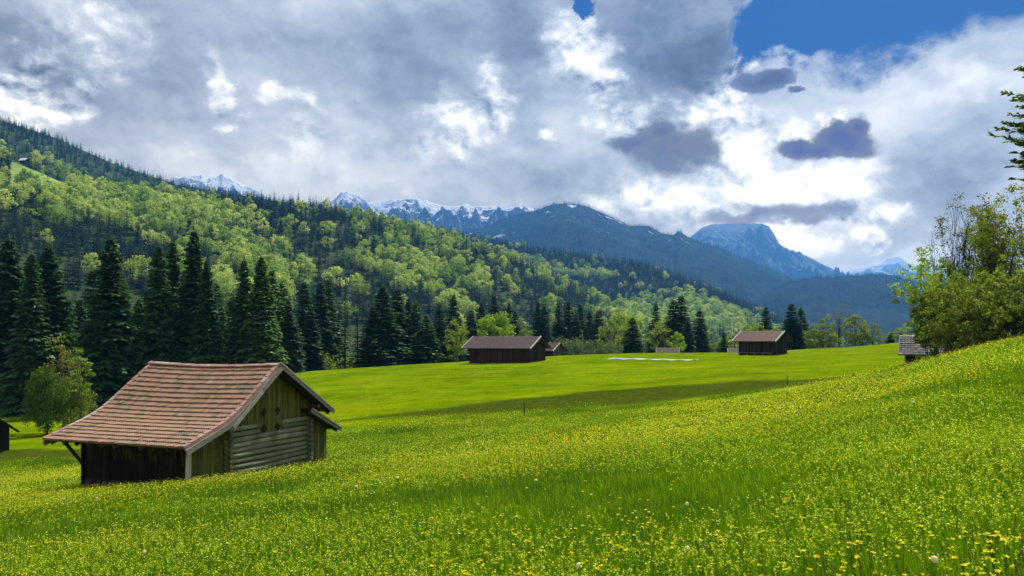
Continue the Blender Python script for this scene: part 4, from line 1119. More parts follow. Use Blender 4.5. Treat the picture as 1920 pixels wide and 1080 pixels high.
    for k in range(N):
        z = 1.83 - k * pitch; r = .118 + rng.uniform(-.008, .01)
        segs = [(2.02, 4.19), (5.88, 8.05)] if k < 2 else [(2.02, 8.05)]
        for a, b in segs:
            lg = MB(); n = 9; pts = []; rs = []
            for i in range(n):
                f = i / (n - 1); x = a + (b - a) * f
                pts.append((x, -.035 + rng.normal(0, .006), z + .02 * math.sin(x * .9 + k) + rng.normal(0, .004) - .012 * (x - 2) * (k / N))); rs.append(r * (1 + .05 * math.sin(x * 1.3 + k * 2)))
            lg.tube(pts, rs, 12, float(rng.uniform(.1, .95)))
            link('log', lg.mesh('log', M['wood_log'], True), root)
    for X in (2.16, 7.86):
        st = MB()
        for k in range(N):
            z = 1.83 - (k + .5) * pitch
            st.tube([(X, -.30 - rng.uniform(0, .05), z), (X, 0, z), (X, .5, z)], [.10, .115, .115], 10, float(rng.uniform(0, .6)))
        link('log_ends', st.mesh('log_end', M['wood_log']), root)
    # other walls
    w = MB(); y = 0.02
    while y < 5.62:
        ww = min(.22 * rng.uniform(.8, 1.25), 5.63 - y); j = rng.uniform(-.01, .01)
        w.box(-.03 + j, .01 + j, y + .004, y + ww - .004, -1.15, 1.66, float(rng.uniform(0, 1))); y += ww
    tag(link('long_wall', w.mesh('long_wall', M['wall_black']), root), 'long blackened board wall under the eave')
    w = MB(); w.box(.03, 9.45, 5.56, 5.63, -1.4, 1.1, .3); w.box(9.40, 9.46, .03, 5.55, -1.5, 1.0, .3); w.box(2.0, 8.0, .12, .2, -1.3, 1.9, .2)
    n = 24
    for k in range(n):
        xa = .03 + k * 9.4 / n; xb = xa + 9.4 / n; w.hexa([(xa, 5.56, 1.1), (xb, 5.56, 1.1), (xb, 5.63, 1.1), (xa, 5.63, 1.1), (xa, 5.56, max(under(xa), 1.12)), (xb, 5.56, max(under(xb), 1.12)), (xb, 5.63, max(under(xb), 1.12)), (xa, 5.63, max(under(xa), 1.12))])
    link('rear_wall', w.mesh('rear_wall', M['wood_dark']), root)
    w = MB(); w.hexa([(-.17, -.14, -1.0), (-.01, -.14, -1.0), (-.01, .0, -1.0), (-.17, .0, -1.0), (-.10, -.16, 1.55), (.05, -.16, 1.55), (.05, -.02, 1.55), (-.10, -.02, 1.55)], .7)
    tag(link('corner_post', w.mesh('corner_post', M['wood_pale']), root), 'pale corner post')
    w = MB(); w.beam((.0, 5.66, .35), (-.42, 6.35, 1.42), .11, .12); w.box(-.12, .02, 5.6, 5.72, -1.2, 1.6)
    link('brace', w.mesh('brace', M['wood_dark']), root)
    # barge plank floor sill along the front foot
    return root

def simple_barn(name, px, Y, base, theta, L, W, wall, ridge, wallm, gablem, roofm, trimm, label, ov=(.8, .6, .8), plinth=None, bench=False, tiles=False, group='hay barns on the meadows', z=None, trim_right=None, planks=.3):
    th = rad(theta); rng = np.random.default_rng(int(px * 7) % 9999)
    x = (px - 960) / F * Y; zb = (HZ - base) / F * Y if z is None else z
    root = empty(name, (x, Y, zb), PI / 2 - th, label, 'barn' if name == 'barn' else 'hut', group)
    oe, og, ob = ov
    sl = (ridge - wall) / (W / 2)
    drop = -3.0 if z is not None else -1.0
    und = lambda X: wall + min(X, W - X) * sl - .02
    w = MB(); y = 0
    while y < L - .01:
        ww = min(planks * rng.uniform(.8, 1.2), L - y); w.box(-.02 + rng.uniform(-.01, .01), .04, y + .005, y + ww - .005, drop, wall, float(rng.uniform(0, 1))); y += ww
    link('wall', w.mesh('long_wall', wallm), root)
    w = MB(); X = 0.045
    while X < W - .05:
        ww = min(planks * rng.uniform(.8, 1.2), W - .045 - X)
        for yy, j in ((-.01, 0), (L - .05, 0)):
            w.hexa([(X + .005, yy, drop), (X + ww - .005, yy, drop), (X + ww - .005, yy + .05, drop), (X + .005, yy + .05, drop), (X + .005, yy, und(X)), (X + ww - .005, yy, und(X + ww)), (X + ww - .005, yy + .05, und(X + ww)), (X + .005, yy + .05, und(X))], float(rng.uniform(0, 1)))
        X += ww
    w.box(W - .04, W, .05, L - .06, drop, wall, .4)
    link('gable', w.mesh('gable', gablem), root)
    r = MB(); zE = wall - oe * sl; zEr = wall - oe * sl
    for side in (0, 1):
        e = (-oe, zE) if side == 0 else (W + oe, zEr); rr = (W / 2, ridge)
        n = 10
        for k in range(n):
            a = k / n; b = (k + 1) / n
            p = lambda f, dz: (e[0] + (rr[0] - e[0]) * f, e[1] + (rr[1] - e[1]) * f + dz)
            lift = .03
            (x0, z0), (x1, z1) = p(a, .10 + (lift if True else 0)), p(b, .10)
            (u0, v0), (u1, v1) = p(a, 0), p(b, 0)
            m = max(1, int((L + og + ob) / .5)) if tiles else 3
            for q in range(m):
                ya = -og + (L + og + ob) * q / m; yb = -og + (L + og + ob) * (q + 1) / m
                r.hexa([(u0, ya, v0), (u1, ya, v1), (u1, yb, v1), (u0, yb, v0), (x0, ya, z0), (x1, ya, z1), (x1, yb, z1), (x0, yb, z0)] if side == 0 else
                       [(u1, ya, v1), (u0, ya, v0), (u0, yb, v0), (u1, yb, v1), (x1, ya, z1), (x0, ya, z0), (x0, yb, z0), (x1, yb, z1)], float(rng.uniform(.1, .9)) if tiles else float(rng.uniform(.35, .65)))
    roof = link('roof', r.mesh('roof', roofm), root)
    if tiles:
        e = (-oe, zE); l = math.hypot(W / 2 + oe, ridge - zE); dx = (W / 2 + oe) / l; dz = (ridge - zE) / l
        V, Q, var = tile_field(-og, L + ob, l, lambda s, y: (e[0] + dx * s, y, 0, 0) and (e[0] + dx * s, e[1] + dz * s + .13, -dz, dx), 9, .3, 1, rng, .05, .07)
        link('roof_tiles', np_mesh('roof_tiles', V, [Q], [roofm], var), roof)
    for yy in (-og - .05, L + ob + .05):
        t = MB(); t.beam((-oe - .02, yy, zE + .08), (W / 2, yy, ridge + .08), .1, .24, var=.7)
        link('bargeboard', t.mesh('bargeboard', trimm), roof)
        t = MB(); t.beam((W + oe + .02, yy, zE + .06), (W / 2 + .03, yy, ridge + .06), .05, .20, var=.4)
        link('bargeboard', t.mesh('bargeboard_dark', trim_right or M['wood_dark']), roof)
    t = MB(); t.beam((-oe * .5, -og * .9, wall - oe * sl * .5 - .1), (-oe * .5, L + ob * .9, wall - oe * sl * .5 - .1), .1, .1)
    link('eave_beam', t.mesh('eave_beam', M['wood_dark']), roof)
    if plinth:
        t = MB(); t.box(-.12, W + .1, -.12, L + .1, -1.0, plinth, .5); link('plinth', t.mesh('plinth', M['concrete']), root)
    if L > 6:
        t = MB(); ya = L * .42
        for q in range(6): t.box(-.09, -.04, ya + q * .27 + .01, ya + (q + 1) * .27 - .01, -.2, wall - .55, float(rng.uniform(.2, 1)))
        t.box(-.12, -.095, ya, ya + 1.62, wall - 1.0, wall - .88, .9); link('door', t.mesh('door', wallm), root)
    if bench:
        t = MB(); t.box(-.5, -.04, .1, L - .2, .42, .5, .6)
        for k in range(5): t.box(-.45, -.35, .3 + k * (L - .8) / 4, .4 + k * (L - .8) / 4, -.8, .42, .3)
        link('bench', t.mesh('bench', M['wood_grey']), root)
    return root

def y_at(px, py, y0=85, y1=149):
    ys = np.linspace(y0, y1, 400); z = ground_z((px - 960) / F * ys, ys); p = HZ - z / ys * F
    return float(ys[np.argmin(np.abs(p - py))])

def build_other_barns():
    simple_barn('barn', 992, 132, 686, 31.7, 12.9, 6, 3.45, 5.15, M['wood_brown'], M['wood_dark'], M['brown_roof'], M['white_trim'],
                'long dark brown barn with white roof edges and pale plinth on far meadow', (.8, .7, 1.1), plinth=.28)
    simple_barn('barn', 1450, 130, 667, 47.2, 6.7, 5, 2.85, 4.25, M['wood_dark'], M['wood_dark'], M['red_roof'], M['white_trim'],
                'black wooden barn with a red-brown roof and pale bench on the far crest', (.75, .75, .9), bench=True)
    simple_barn('hut', 1037, 166, 672, 38, 5, 4.2, 1.9, 3.3, M['wood_dark'], M['wood_green'], M['red_roof'], M['white_trim'],
                'small shed with a red-brown roof half hidden behind the long brown barn', (.6, .4, .6), z=-3.7)
    simple_barn('hut', 1766, 84, 688, 30, 3.7, 3.2, 2.15, 3.65, M['wood_dark'], M['wood_dark'], M['grey_roof'], M['wood_grey'],
                'small dark log hut with a grey tiled roof half covered by the right bushes', (.75, .7, .55), tiles=True, z=-3.05, planks=.24)
    simple_barn('hut', -117, 68.5, 845, 50, 4, 5.5, 1.5, 3.7, M['wood_dark'], M['wood_dark'], M['brown_roof'], M['wood_grey'],
                'dark hut cut off by the left border below the spruces', (.7, .6, .6), z=-9.75)
    simple_barn('hut', 1270, 170, 670, 14, 4.3, 3.4, 2.2, 3.2, M['wood_dark'], M['wood_dark'], M['brown_roof'], M['wood_grey'],
                'half-hidden hut of which only the grey roof shows above the far crest', (.5, .4, .4), z=-4.75)
    simple_barn('hut', 1392, 172, 670, 14, 2.8, 3.4, 2.2, 3.1, M['wood_dark'], M['wood_dark'], M['brown_roof'], M['wood_grey'],
                'hut just showing its pale roof edge left of the red-roofed barn', (.5, .4, .4), z=-4.85)
    px, py, pz = H1.pt(np.array([47.0]), np.array([.995]))
    simple_barn('hut', 47, float(py[0]), 300, 10, 6.8, 6, 3, 5.6, M['wood_dark'], M['wood_dark'], M['white_trim'], M['white_trim'],
                'tiny hut with a bright white roof on the steep pasture high on the left hill', (.8, .6, .6), z=float(pz[0]) + 1.5)
    # whitish strip lying on the far meadow
    pxs = np.linspace(1139, 1310, 60); V = []
    for p in pxs:
        f = (p - 1139) / 171
        up = 671.6 + 3.6 * f + .5 * math.sin(p * .13); lo = 673.6 + 3.2 * f + .6 * math.sin(p * .21 + 1)
        if p < 1152: up = 673.5 - (p - 1139) / 13 * 2.5
        if p > 1290: lo = lo + (1 - (1310 - p) / 20) * -1.5; up = up + (1 - (1310 - p) / 20) * .6
        for q in (up, (up + lo) / 2, lo):
            Y = y_at(p, q); x = (p - 960) / F * Y; V.append((x, Y, gz(x, Y) + .07))
    Q = []
    for i in range(len(pxs) - 1):
        for j in range(2): Q.append((i * 3 + j, i * 3 + j + 1, i * 3 + j + 4, i * 3 + j + 3))
    o = link('ground_sheet', np_mesh('ground_sheet', V, [np.array(Q)], [M['white_sheet']], smooth=True)); tag(o, 'long whitish strip of sheeting lying on the far meadow crest', 'sheet')
    for p, t_, b_, lab in ((1600, 700, 716, 'dark fence post at the flower edge below the tile-roofed hut'), (1640, 694, 704, 'small fence post right of the dark one below the tile-roofed hut'),
                           (1476, 704, 720, 'thin greenish fence post in front of the shaded bank, right of centre'), (983, 756, 771, 'thin fence post at the foot of the shaded bank in the middle')):
        Y = {1600: 56, 1640: 56, 1476: 66, 983: 64}[p]; x = (p - 960) / F * Y; zt = (HZ - t_) / F * Y; zb = min((HZ - b_) / F * Y, gz(x, Y)) - .3
        mb = MB(); mb.tube([(0, 0, 0), (.02, 0, (zt - zb) * .5), (.0, .01, zt - zb)], [.085 if p == 1600 else .05] * 2 + [.07 if p == 1600 else .04], 7, .3)
        o = mb.build('fence_post', M['wood_dark'] if p != 1476 else M['wood_green'], None, False, (x, Y, zb)); tag(o, lab, 'post', 'fence posts at the meadow edge')

# ================================================================== meadow grass and flowers
def blade_patch(n, R, h, w, rng, lean=.35, name='grass_patch', mat=None):
    a = rng.uniform(0, 2 * PI, n); r = R * np.sqrt(rng.random(n)); x = r * np.cos(a); y = r * np.sin(a)
    H = h * rng.uniform(.5, 1.15, n) * (1 + .25 * np.sin(x * 3 / R + 1) * np.cos(y * 2.3 / R)); az = rng.uniform(0, 2 * PI, n); ln = H * lean * rng.random(n) ** 1.3 * 1.6; fa = rng.uniform(0, PI, n)
    d = np.stack([np.cos(az), np.sin(az)], 1); s = np.stack([np.cos(fa), np.sin(fa)], 1); W = w * rng.uniform(.6, 1.3, n)
    lv = []
    for f, ww in ((0, .7), (.5, 1.0), (1, .12)):
        c = np.stack([x, y], 1) + d * (ln * f ** 1.8)[:, None]
        z = H * f - .25 * ln * f * f - .08 * (f == 0)
        lv.append(np.concatenate([c - s * (W * ww / 2)[:, None], z[:, None]], 1)); lv.append(np.concatenate([c + s * (W * ww / 2)[:, None], z[:, None]], 1))
    V = np.stack(lv, 1).reshape(-1, 3); b = np.arange(n)[:, None] * 6
    Q = np.concatenate([b + np.array([[0, 1, 3, 2]]), b + np.array([[2, 3, 5, 4]])])
    cl = .5 + .25 * np.sin(x * 5 / R + 2) * np.sin(y * 4 / R)
    var = np.repeat(np.clip(cl + rng.normal(0, .22, n), 0, 1), 6)
    return np_mesh(name, V, [Q], [mat or M['grass']], var)
def head_patch(n, R, h, k, size, rng, mat, spike=.06, stem=.004, name='flower_patch', flat=.0):
    a = rng.uniform(0, 2 * PI, n); r = R * np.sqrt(rng.random(n)); x = r * np.cos(a); y = r * np.sin(a); z = h * rng.uniform(.72, 1.15, n)
    c = np.repeat(np.stack([x, y, z], 1), k, 0); m = n * k
    P = c + np.stack([rng.normal(0, size * .35, m), rng.normal(0, size * .35, m), -spike * rng.random(m)], 1)
    D = rng.normal(0, 1, (m, 3)) * np.array([1, 1, .6]) + np.array([0, 0, .35]); N = rng.normal(0, 1, (m, 3)) + np.array([0, 0, flat])
    L = size * rng.uniform(.6, 1.25, m); V, Q = kites(P, D, L, L * .42, N); var = np.repeat(rng.random(m), 4)
    parts = [(V, [Q], var, 0)]
    if stem:
        s = rng.uniform(0, PI, n); sx = np.cos(s) * stem / 2; sy = np.sin(s) * stem / 2; bx = x + rng.normal(0, .03, n); by = y + rng.normal(0, .03, n)
        V2 = np.stack([np.stack([bx - sx, by - sy, z * 0], 1), np.stack([bx + sx, by + sy, z * 0], 1), np.stack([x + sx, y + sy, z], 1), np.stack([x - sx, y - sy, z], 1)], 1).reshape(-1, 3)
        parts.append((V2, [np.arange(n * 4).reshape(-1, 4)], np.full(n * 4, .5), 1))
    return join(parts, [mat, M['grass']], name)

def tilt(pts, rng):
    n = ground_n(pts[:, 0], pts[:, 1]); out = np.zeros((len(pts), 3)); z = Vector((0, 0, 1))
    for i in range(len(pts)):
        q = z.rotation_difference(Vector(n[i])).to_matrix() @ Matrix.Rotation(rng.uniform(0, 2 * PI), 3, 'Z')
        out[i] = q.to_euler()
    return out
def in_barn(x, y, m=.0):
    dx = x - BX; dy = y - BY; X = dx * .352 + dy * .936; Yl = -dx * .936 + dy * .352
    return (X > -m) & (X < 9.5 + m) & (Yl > -m) & (Yl < 5.65 + m)
def field_points(y0, y1, sp, rng, pxa=-160, pxb=2080):
    P = []
    y = y0
    while y < y1:
        xa = (pxa - 960) / F * y; xb = (pxb - 960) / F * y; n = int((xb - xa) / sp) + 2
        x = xa + (np.arange(n) + rng.uniform(-.4, .4, n)) * sp; yy = y + rng.uniform(-.4, .4, n) * sp
        P.append(np.stack([x, yy], 1)); y += sp
    P = np.concatenate(P); px = 960 + F * P[:, 0] / np.maximum(P[:, 1], 1)
    ok = (P[:, 1] < edge_y(px) + .8 * fbm(P[:, 0] * .3, P[:, 1] * .3, 2)) & ~in_barn(P[:, 0], P[:, 1])
    P = P[ok]
    return np.concatenate([P, ground_z(P[:, 0], P[:, 1])[:, None]], 1)

def build_meadow():
    rng = np.random.default_rng(21)
    G = [loose('grass_shape', blade_patch(1600, .8, .38, .0075, rng)) for _ in range(3)] + [loose('grass_shape', blade_patch(2300, 1.6, .40, .014, rng)) for _ in range(3)] + [loose('grass_shape', blade_patch(3300, 3.0, .38, .030, rng)) for _ in range(3)]
    pts = []; idx = []; sc = []
    for k, (a, b, sp) in enumerate(((2.6, 13, .72), (12.6, 30, 1.45), (29, 66, 2.7))):
        p = field_points(a, b, sp, rng); pts.append(p); idx.append(3 * k + rng.integers(0, 3, len(p)))
        n = 1.4 * fbm(p[:, 0] * .16, p[:, 1] * .10 + 5, 4); s = 1 + .18 * rng.normal(0, 1, len(p)) * .5
        sc.append(np.stack([np.ones(len(p)), np.ones(len(p)), np.clip(.85 * s + n * .3, .5, 1.05)], 1))
    pts = np.concatenate(pts); idx = np.concatenate(idx); sc = np.concatenate(sc)
    scatter('grass', pts, tilt(pts, rng), sc, idx, G, 'tall green meadow grass in the flowering hay meadow', 'grass')
    # mown, short turf tufts on the far side of the bank
    T = [loose('turf_shape', blade_patch(900, 3.2, .085, .03, rng, .8)) for _ in range(2)]
    P = []
    y = 73.0
    while y < 112:
        n = int(1.62 * y / 3.1); x = -.8 * y + (np.arange(n) + rng.uniform(-.5, .5, n)) * 3.1; yy = y + rng.uniform(-1.5, 1.5, n); P.append(np.stack([x, yy], 1)); y += 3.1
    P = np.concatenate(P); px = 960 + F * P[:, 0] / P[:, 1]; P = P[(px < 1680) & (P[:, 1] > 74.5)]
    pts = np.concatenate([P, ground_z(P[:, 0], P[:, 1])[:, None]], 1)
    #scatter('turf', pts, tilt(pts, rng), np.ones((len(pts), 3)), rng.integers(0, 2, len(pts)), T, 'short mown turf of the far meadow', 'turf')
    # pale yellow rattle heads and yellow buttercups
    R = [loose('rattle_shape', head_patch(58, .8, .49, 6, .019, rng, M['rattle'], .07)) for _ in range(3)] + [loose('rattle_shape', head_patch(100, 1.6, .48, 3, .028, rng, M['rattle'], .06, .006)) for _ in range(3)] + [loose('rattle_shape', head_patch(190, 3.0, .46, 2, .042, rng, M['rattle'], .06, 0)) for _ in range(3)]
    B = [loose('buttercup_shape', head_patch(12, .8, .46, 6, .02, rng, M['yellow'], .008, .004, flat=.8)) for _ in range(3)] + [loose('buttercup_shape', head_patch(34, 1.6, .47, 3, .027, rng, M['yellow'], .02, .006)) for _ in range(3)] + [loose('buttercup_shape', head_patch(80, 3.0, .46, 2, .045, rng, M['yellow'], .04, 0)) for _ in range(3)]
    for nm, protos, seed, th, lab in (('pale_flowers', R, 3, .16, 'pale yellow flower heads scattered through the hay meadow'), ('yellow_flowers', B, 8, .42, 'small deep yellow flowers scattered through the hay meadow')):
        pts = []; idx = []; sc = []
        for k, (a, b, sp) in enumerate(((2.8, 13, .8), (12.6, 30, 1.6), (29, 65, 3.0))):
            for rep in range(2):
                p = field_points(a, b, sp, rng); n = fbm(p[:, 0] * .13 + seed * 10, p[:, 1] * .08, 5) * 2.7 + .5 + rng.normal(0, .12, len(p))
                if nm == 'yellow_flowers': n = n + .22 * (p[:, 1] > 18) * (p[:, 0] / p[:, 1] < .25)
                n = n + np.clip((13 - p[:, 1]) / 8, 0, .6) * (nm == 'pale_flowers')
                p = p[n > th + .22 * rep]; pts.append(p); idx.append(3 * k + rng.integers(0, 3, len(p))); sc.append(np.ones((len(p), 3)) * rng.uniform(.9, 1.1, (len(p), 1)))
        pts = np.concatenate(pts); idx = np.concatenate(idx); sc = np.concatenate(sc)
        scatter(nm, pts, tilt(pts, rng), sc, idx, protos, lab, 'flowers')
    def stalks(n, R, r):
        mb = MB()
        for k in range(n):
            a = r.uniform(0, 6.28); q = R * math.sqrt(r.random()); x, y = q * math.cos(a), q * math.sin(a); h = r.uniform(.48, .72); dx, dy = r.normal(0, .06), r.normal(0, .06)
            mb.tube([(x, y, 0), (x + dx * .5, y + dy * .5, h * .6), (x + dx, y + dy, h)], [.0025, .002, .0012], 3, .3, cap=False)
            mb.tube([(x + dx * .95, y + dy * .95, h * .86), (x + dx, y + dy, h * .93), (x + dx * 1.1, y + dy * 1.1, h * 1.02)], [.0015, .005, .0015], 5, .6, m=1, cap=False)
        return mb.mesh('stalks', [M['grass'], M['seed_brown']])
    K = [loose('stalk_shape', stalks(14, 1.1, rng)) for _ in range(3)]
    p = field_points(3, 30, 1.5, rng); p = p[fbm(p[:, 0] * .3 + 50, p[:, 1] * .25, 3) > .02]
    scatter('seed_stalks', p, tilt(p, rng), np.ones((len(p), 3)), rng.integers(0, 3, len(p)), K, 'brownish seed heads of taller grasses and sorrel in the hay meadow', 'grass')
    # the yellow flowers that show largest, each one on its own stem
    def flower_mesh(seed):
        r = np.random.default_rng(seed); h = r.uniform(.42, .55); P = []; D = []; L = []
        top = np.array([r.normal(0, .03), r.normal(0, .03), h]); n = int(r.integers(12, 18))
        az = np.arange(n) * 2.399
        D = np.stack([np.cos(az), np.sin(az), r.uniform(.15, .8, n)], 1); Pp = np.repeat(top[None], n, 0); L = r.uniform(.013, .020, n); V, Q = kites(Pp, D, L, L * .3, np.repeat([[0, 0, 1.0]], n, 0) + r.normal(0, .3, (n, 3)))
        mb = MB(); mb.tube([(0, 0, -.05), (top[0] * .4, top[1] * .4, h * .5), tuple(top - np.array([0, 0, .012])), tuple(top + np.array([0, 0, .003]))], [.0022, .0018, .0016, .006], 5, .4, cap=False)
        return join([(V, [Q], np.repeat(r.random(n), 4), 0), mb_part(mb, 1)], [M['yellow'], M['grass']], 'yellow_flower')
    FM = [flower_mesh(600 + k) for k in range(6)]
    cl = [(905, 992), (1340, 830), (800, 985), (1050, 1010), (1600, 1008), (1180, 980), (1880, 1020), (1500, 945), (700, 960), (330, 1000), (250, 880), (1160, 1030), (620, 1030), (1370, 1000), (100, 1030), (1000, 905), (1250, 900)]
    k = 0
    while k < 290:
        if rng.random() < .55:
            c = cl[rng.integers(len(cl))]; px = c[0] + rng.normal(0, 34); py = c[1] + rng.normal(0, 14)
        else: px = rng.uniform(0, 1920); py = rng.uniform(880, 1085)
        ys = np.linspace(3.5, 14, 120); zz = ground_z((px - 960) / F * ys, ys) + .45; p = HZ - zz / ys * F; i = int(np.argmin(np.abs(p - py))); Y = float(ys[i]); x = (px - 960) / F * Y
        if abs(p[i] - py) > 12: continue
        o = link('yellow_flower', FM[rng.integers(6)], None, (x, Y, gz(x, Y))); o.rotation_euler = (rng.normal(0, .12), rng.normal(0, .12), rng.uniform(0, 6.28)); s = rng.uniform(.9, 1.25); o.scale = (s * 1.25, s * 1.25, s)
        tag(o, 'small yellow flower on a thin stem in the nearest part of the meadow', 'flower', 'yellow flowers in the near grass'); k += 1
    # dandelion seed heads
    def clock():
        r = np.random.default_rng(5); n = 260; d = unit(r.normal(0, 1, (n, 3))); c = np.array([0, 0, .47])
        V, Q = kites(c + d * .010, d, np.full(n, .014), np.full(n, .0012), r.normal(0, 1, (n, 3)))
        V2, Q2 = kites(c + d * .020, unit(np.cross(d, r.normal(0, 1, (n, 3)))), np.full(n, .010), np.full(n, .0035), d)
        mb = MB(); mb.tube([(0, 0, -.05), (.01, 0, .25), (0, 0, .465)], [.003, .003, .0025], 6, .5)
        return join([(V, [Q], np.full(len(V), .5), 0), (V2, [Q2], np.full(len(V2), .9), 0), mb_part(mb, 1)], [M['seed'], M['grass']], 'dandelion_clock')
    cm = clock()
    spots = [(1085, 1071, 'round white dandelion clock at the bottom edge, middle of the photo'), (271, 1043, 'white dandelion clock at the bottom left of the meadow'), (1288, 953, 'white dandelion clock right of centre in the near grass'),
             (1752, 1064, 'white dandelion clock at the bottom edge towards the right corner'), (1289, 1039, 'white dandelion clock below the other one right of centre'), (1005, 905, 'small white dandelion clock halfway up the meadow centre'),
             (877, 832, 'small white seed head in the middle distance of the meadow'), (879, 851, 'small white seed head just below another in the middle distance'), (832, 859, 'small white seed head left of two others in the middle distance'),
             (1605, 750, 'left white seed head of the pair high on the right slope'), (1622, 751, 'right white seed head of the pair high on the right slope'), (1712, 758, 'white seed head high on the right slope below the bushes'),
             (668, 916, 'white seed head on the meadow right of the tiled barn'), (745, 899, 'small white seed head right of the tiled barn, farther from it'), (118, 938, 'white seed head in front of the tiled barn wall'), (181, 937, 'white seed head below the dark barn wall')]
    for px, py, lab in spots:
        ys = np.linspace(3.5, 48, 900); zz = ground_z((px - 960) / F * ys, ys) + .47; p = HZ - zz / ys * F; i = int(np.argmin(np.abs(p - py))); Y = float(ys[i]); x = (px - 960) / F * Y
        o = link('dandelion_clock', cm, None, (x, Y, gz(x, Y) + .03)); s = 1.0 if Y < 9 else 1.0; w = 1.0 if Y < 9 else min(2.0, Y / 9); o.scale = (w, w, 1.05); tag(o, lab, 'flower', 'dandelion clocks in the meadow')
# ================================================================== sky, light, air, camera
SUN_AZ, SUN_EL = rad(31), rad(52)      # to the right of straight ahead; height

def build_world():
    w = bpy.data.worlds.new('World'); SC.world = w; w.use_nodes = True
    t = NT(w.node_tree)
    sky = t.n('ShaderNodeTexSky', sky_type='NISHITA', sun_disc=False, sun_elevation=SUN_EL, sun_rotation=SUN_AZ, altitude=800)
    dirv = t.n('ShaderNodeTexCoord').outputs['Generated']
    s = t.n('ShaderNodeSeparateXYZ'); t.set(s.inputs[0], dirv)
    x, y, z = s.outputs
    az = t.math('ARCTAN2', x, y)
    hl = t.math('SQRT', t.math('ADD', t.math('MULTIPLY', x, x), t.math('MULTIPLY', y, y)))
    el = t.math('DIVIDE', z, t.math('MAXIMUM', hl, .05))
    c = t.n('ShaderNodeCombineXYZ'); t.set(c.inputs[0], az); t.set(c.inputs[1], el)
    base = c.outputs[0]
    sc3 = t.vmath('MULTIPLY', dirv, (1, 1, 1.35))
    off = lambda a, b, c: t.vmath('ADD', sc3, (a, b, c))
    half = (.5, .5, .5)
    n1 = t.noise(sc3, 4.0, 3, .5, 1); n2 = t.noise(sc3, 11.0, 9, .62, 1)
    wv = t.vmath('ADD', t.vmath('SCALE', t.vmath('SUBTRACT', n1, half), sc=.10), t.vmath('SCALE', t.vmath('SUBTRACT', n2, half), sc=.13))
    P = t.vmath('ADD', base, wv)
    Ps = t.vmath('ADD', base, t.vmath('SCALE', t.vmath('SUBTRACT', t.noise(sc3, 16.0, 9, .58, 1), half), sc=.06))
    f1 = t.noise(sc3, 4.0, 8, .48); f2 = t.noise(off(3.1, 1.7, .4), 13.0, 9, .60)
    # billows: the same noise read a little further towards the light gives lit and shaded flanks
    wp = t.vmath('ADD', sc3, t.vmath('SCALE', t.vmath('SUBTRACT', n2, half), sc=.06))
    b0 = t.noise(wp, 15.0, 6, .55); b1 = t.noise(t.vmath('ADD', wp, (.006, .0, .014)), 15.0, 6, .55)
    relief = t.math('SUBTRACT', b0, b1)
    c0 = t.noise(sc3, 5.5, 7, .55); c1 = t.noise(off(.015, 0, .03), 5.5, 7, .55)
    relief2 = t.math('SUBTRACT', c0, c1)
    def ae(px, py):
        u = (px - 960) / F; v = (HZ - py) / F
        return math.atan(u), v / math.sqrt(1 + u * u)
    def grad(vec, px, py, rx, ry, rot=0):
        a, e = ae(px, py); k = math.cos(a)
        m = t.n('ShaderNodeMapping', vector_type='TEXTURE'); t.set(m.inputs['Vector'], vec)
        m.inputs['Location'].default_value = (a, e, 0); m.inputs['Rotation'].default_value = (0, 0, rad(-rot)); m.inputs['Scale'].default_value = (rx / F * k * k, ry / F * k, 1)
        g = t.n('ShaderNodeTexGradient', gradient_type='SPHERICAL'); t.set(g.inputs[0], m.outputs[0])
        return g.outputs['Fac']
    acc = t.math('ADD', .57, t.math('MULTIPLY', t.math('SUBTRACT', f1, .5), .72))
    acc = t.math('ADD', acc, t.math('MULTIPLY', relief2, .5))
    white = 0.0
    def soft(px, py, rx, ry, amp, rot=0):
        nonlocal acc
        g = t.mapr(grad(P, px, py, rx, ry, rot), 0, .8, 0, amp, True); acc = t.math('ADD', acc, g)
    def crisp(px, py, rx, ry, amp, rot=0, edge=.3):
        nonlocal white
        g = t.math('ADD', grad(P, px, py, rx * 1.25, ry * 1.25, rot), t.math('MULTIPLY', t.math('SUBTRACT', f2, .5), 1.0))
        g = t.mapr(g, .16, .24 + edge * 1.6, 0, amp * .80, True)
        white = g if isinstance(white, float) else t.math('MAXIMUM', white, g)
    S = SKY_SOFT; C_ = SKY_CRISP
    for b in S: soft(*b)
    for b in C_: crisp(*b)
    acc = t.math('ADD', acc, white)
    acc = t.math('ADD', acc, t.math('MULTIPLY', relief, t.math('ADD', .45, t.math('MULTIPLY', white, 9.5))))
    acc = t.math('ADD', acc, t.math('MULTIPLY', t.math('SUBTRACT', f2, .5), .10))
    col = t.ramp(acc, [(0, srgb(82, 102, 134)), (.18, srgb(108, 128, 160)), (.4, srgb(148, 165, 192)), (.6, srgb(182, 196, 216)), (.8, srgb(216, 225, 236)), (1.0, srgb(250, 251, 253))])
    # openings of clear sky
    hole = None
    for b in SKY_BLUE:
        g = t.mapr(t.math('ADD', grad(P, *b[:5]), t.math('MULTIPLY', t.math('SUBTRACT', f2, .5), .25)), .12, b[5], 0, 1, True)
        hole = g if hole is None else t.math('MAXIMUM', hole, g)
    blue = t.mix(.90, t.vmath('SCALE', sky.outputs[0], sc=.12), srgb(6, 92, 166))
    # dark cloudlets hanging in front
    col = t.mix(hole, col, blue)
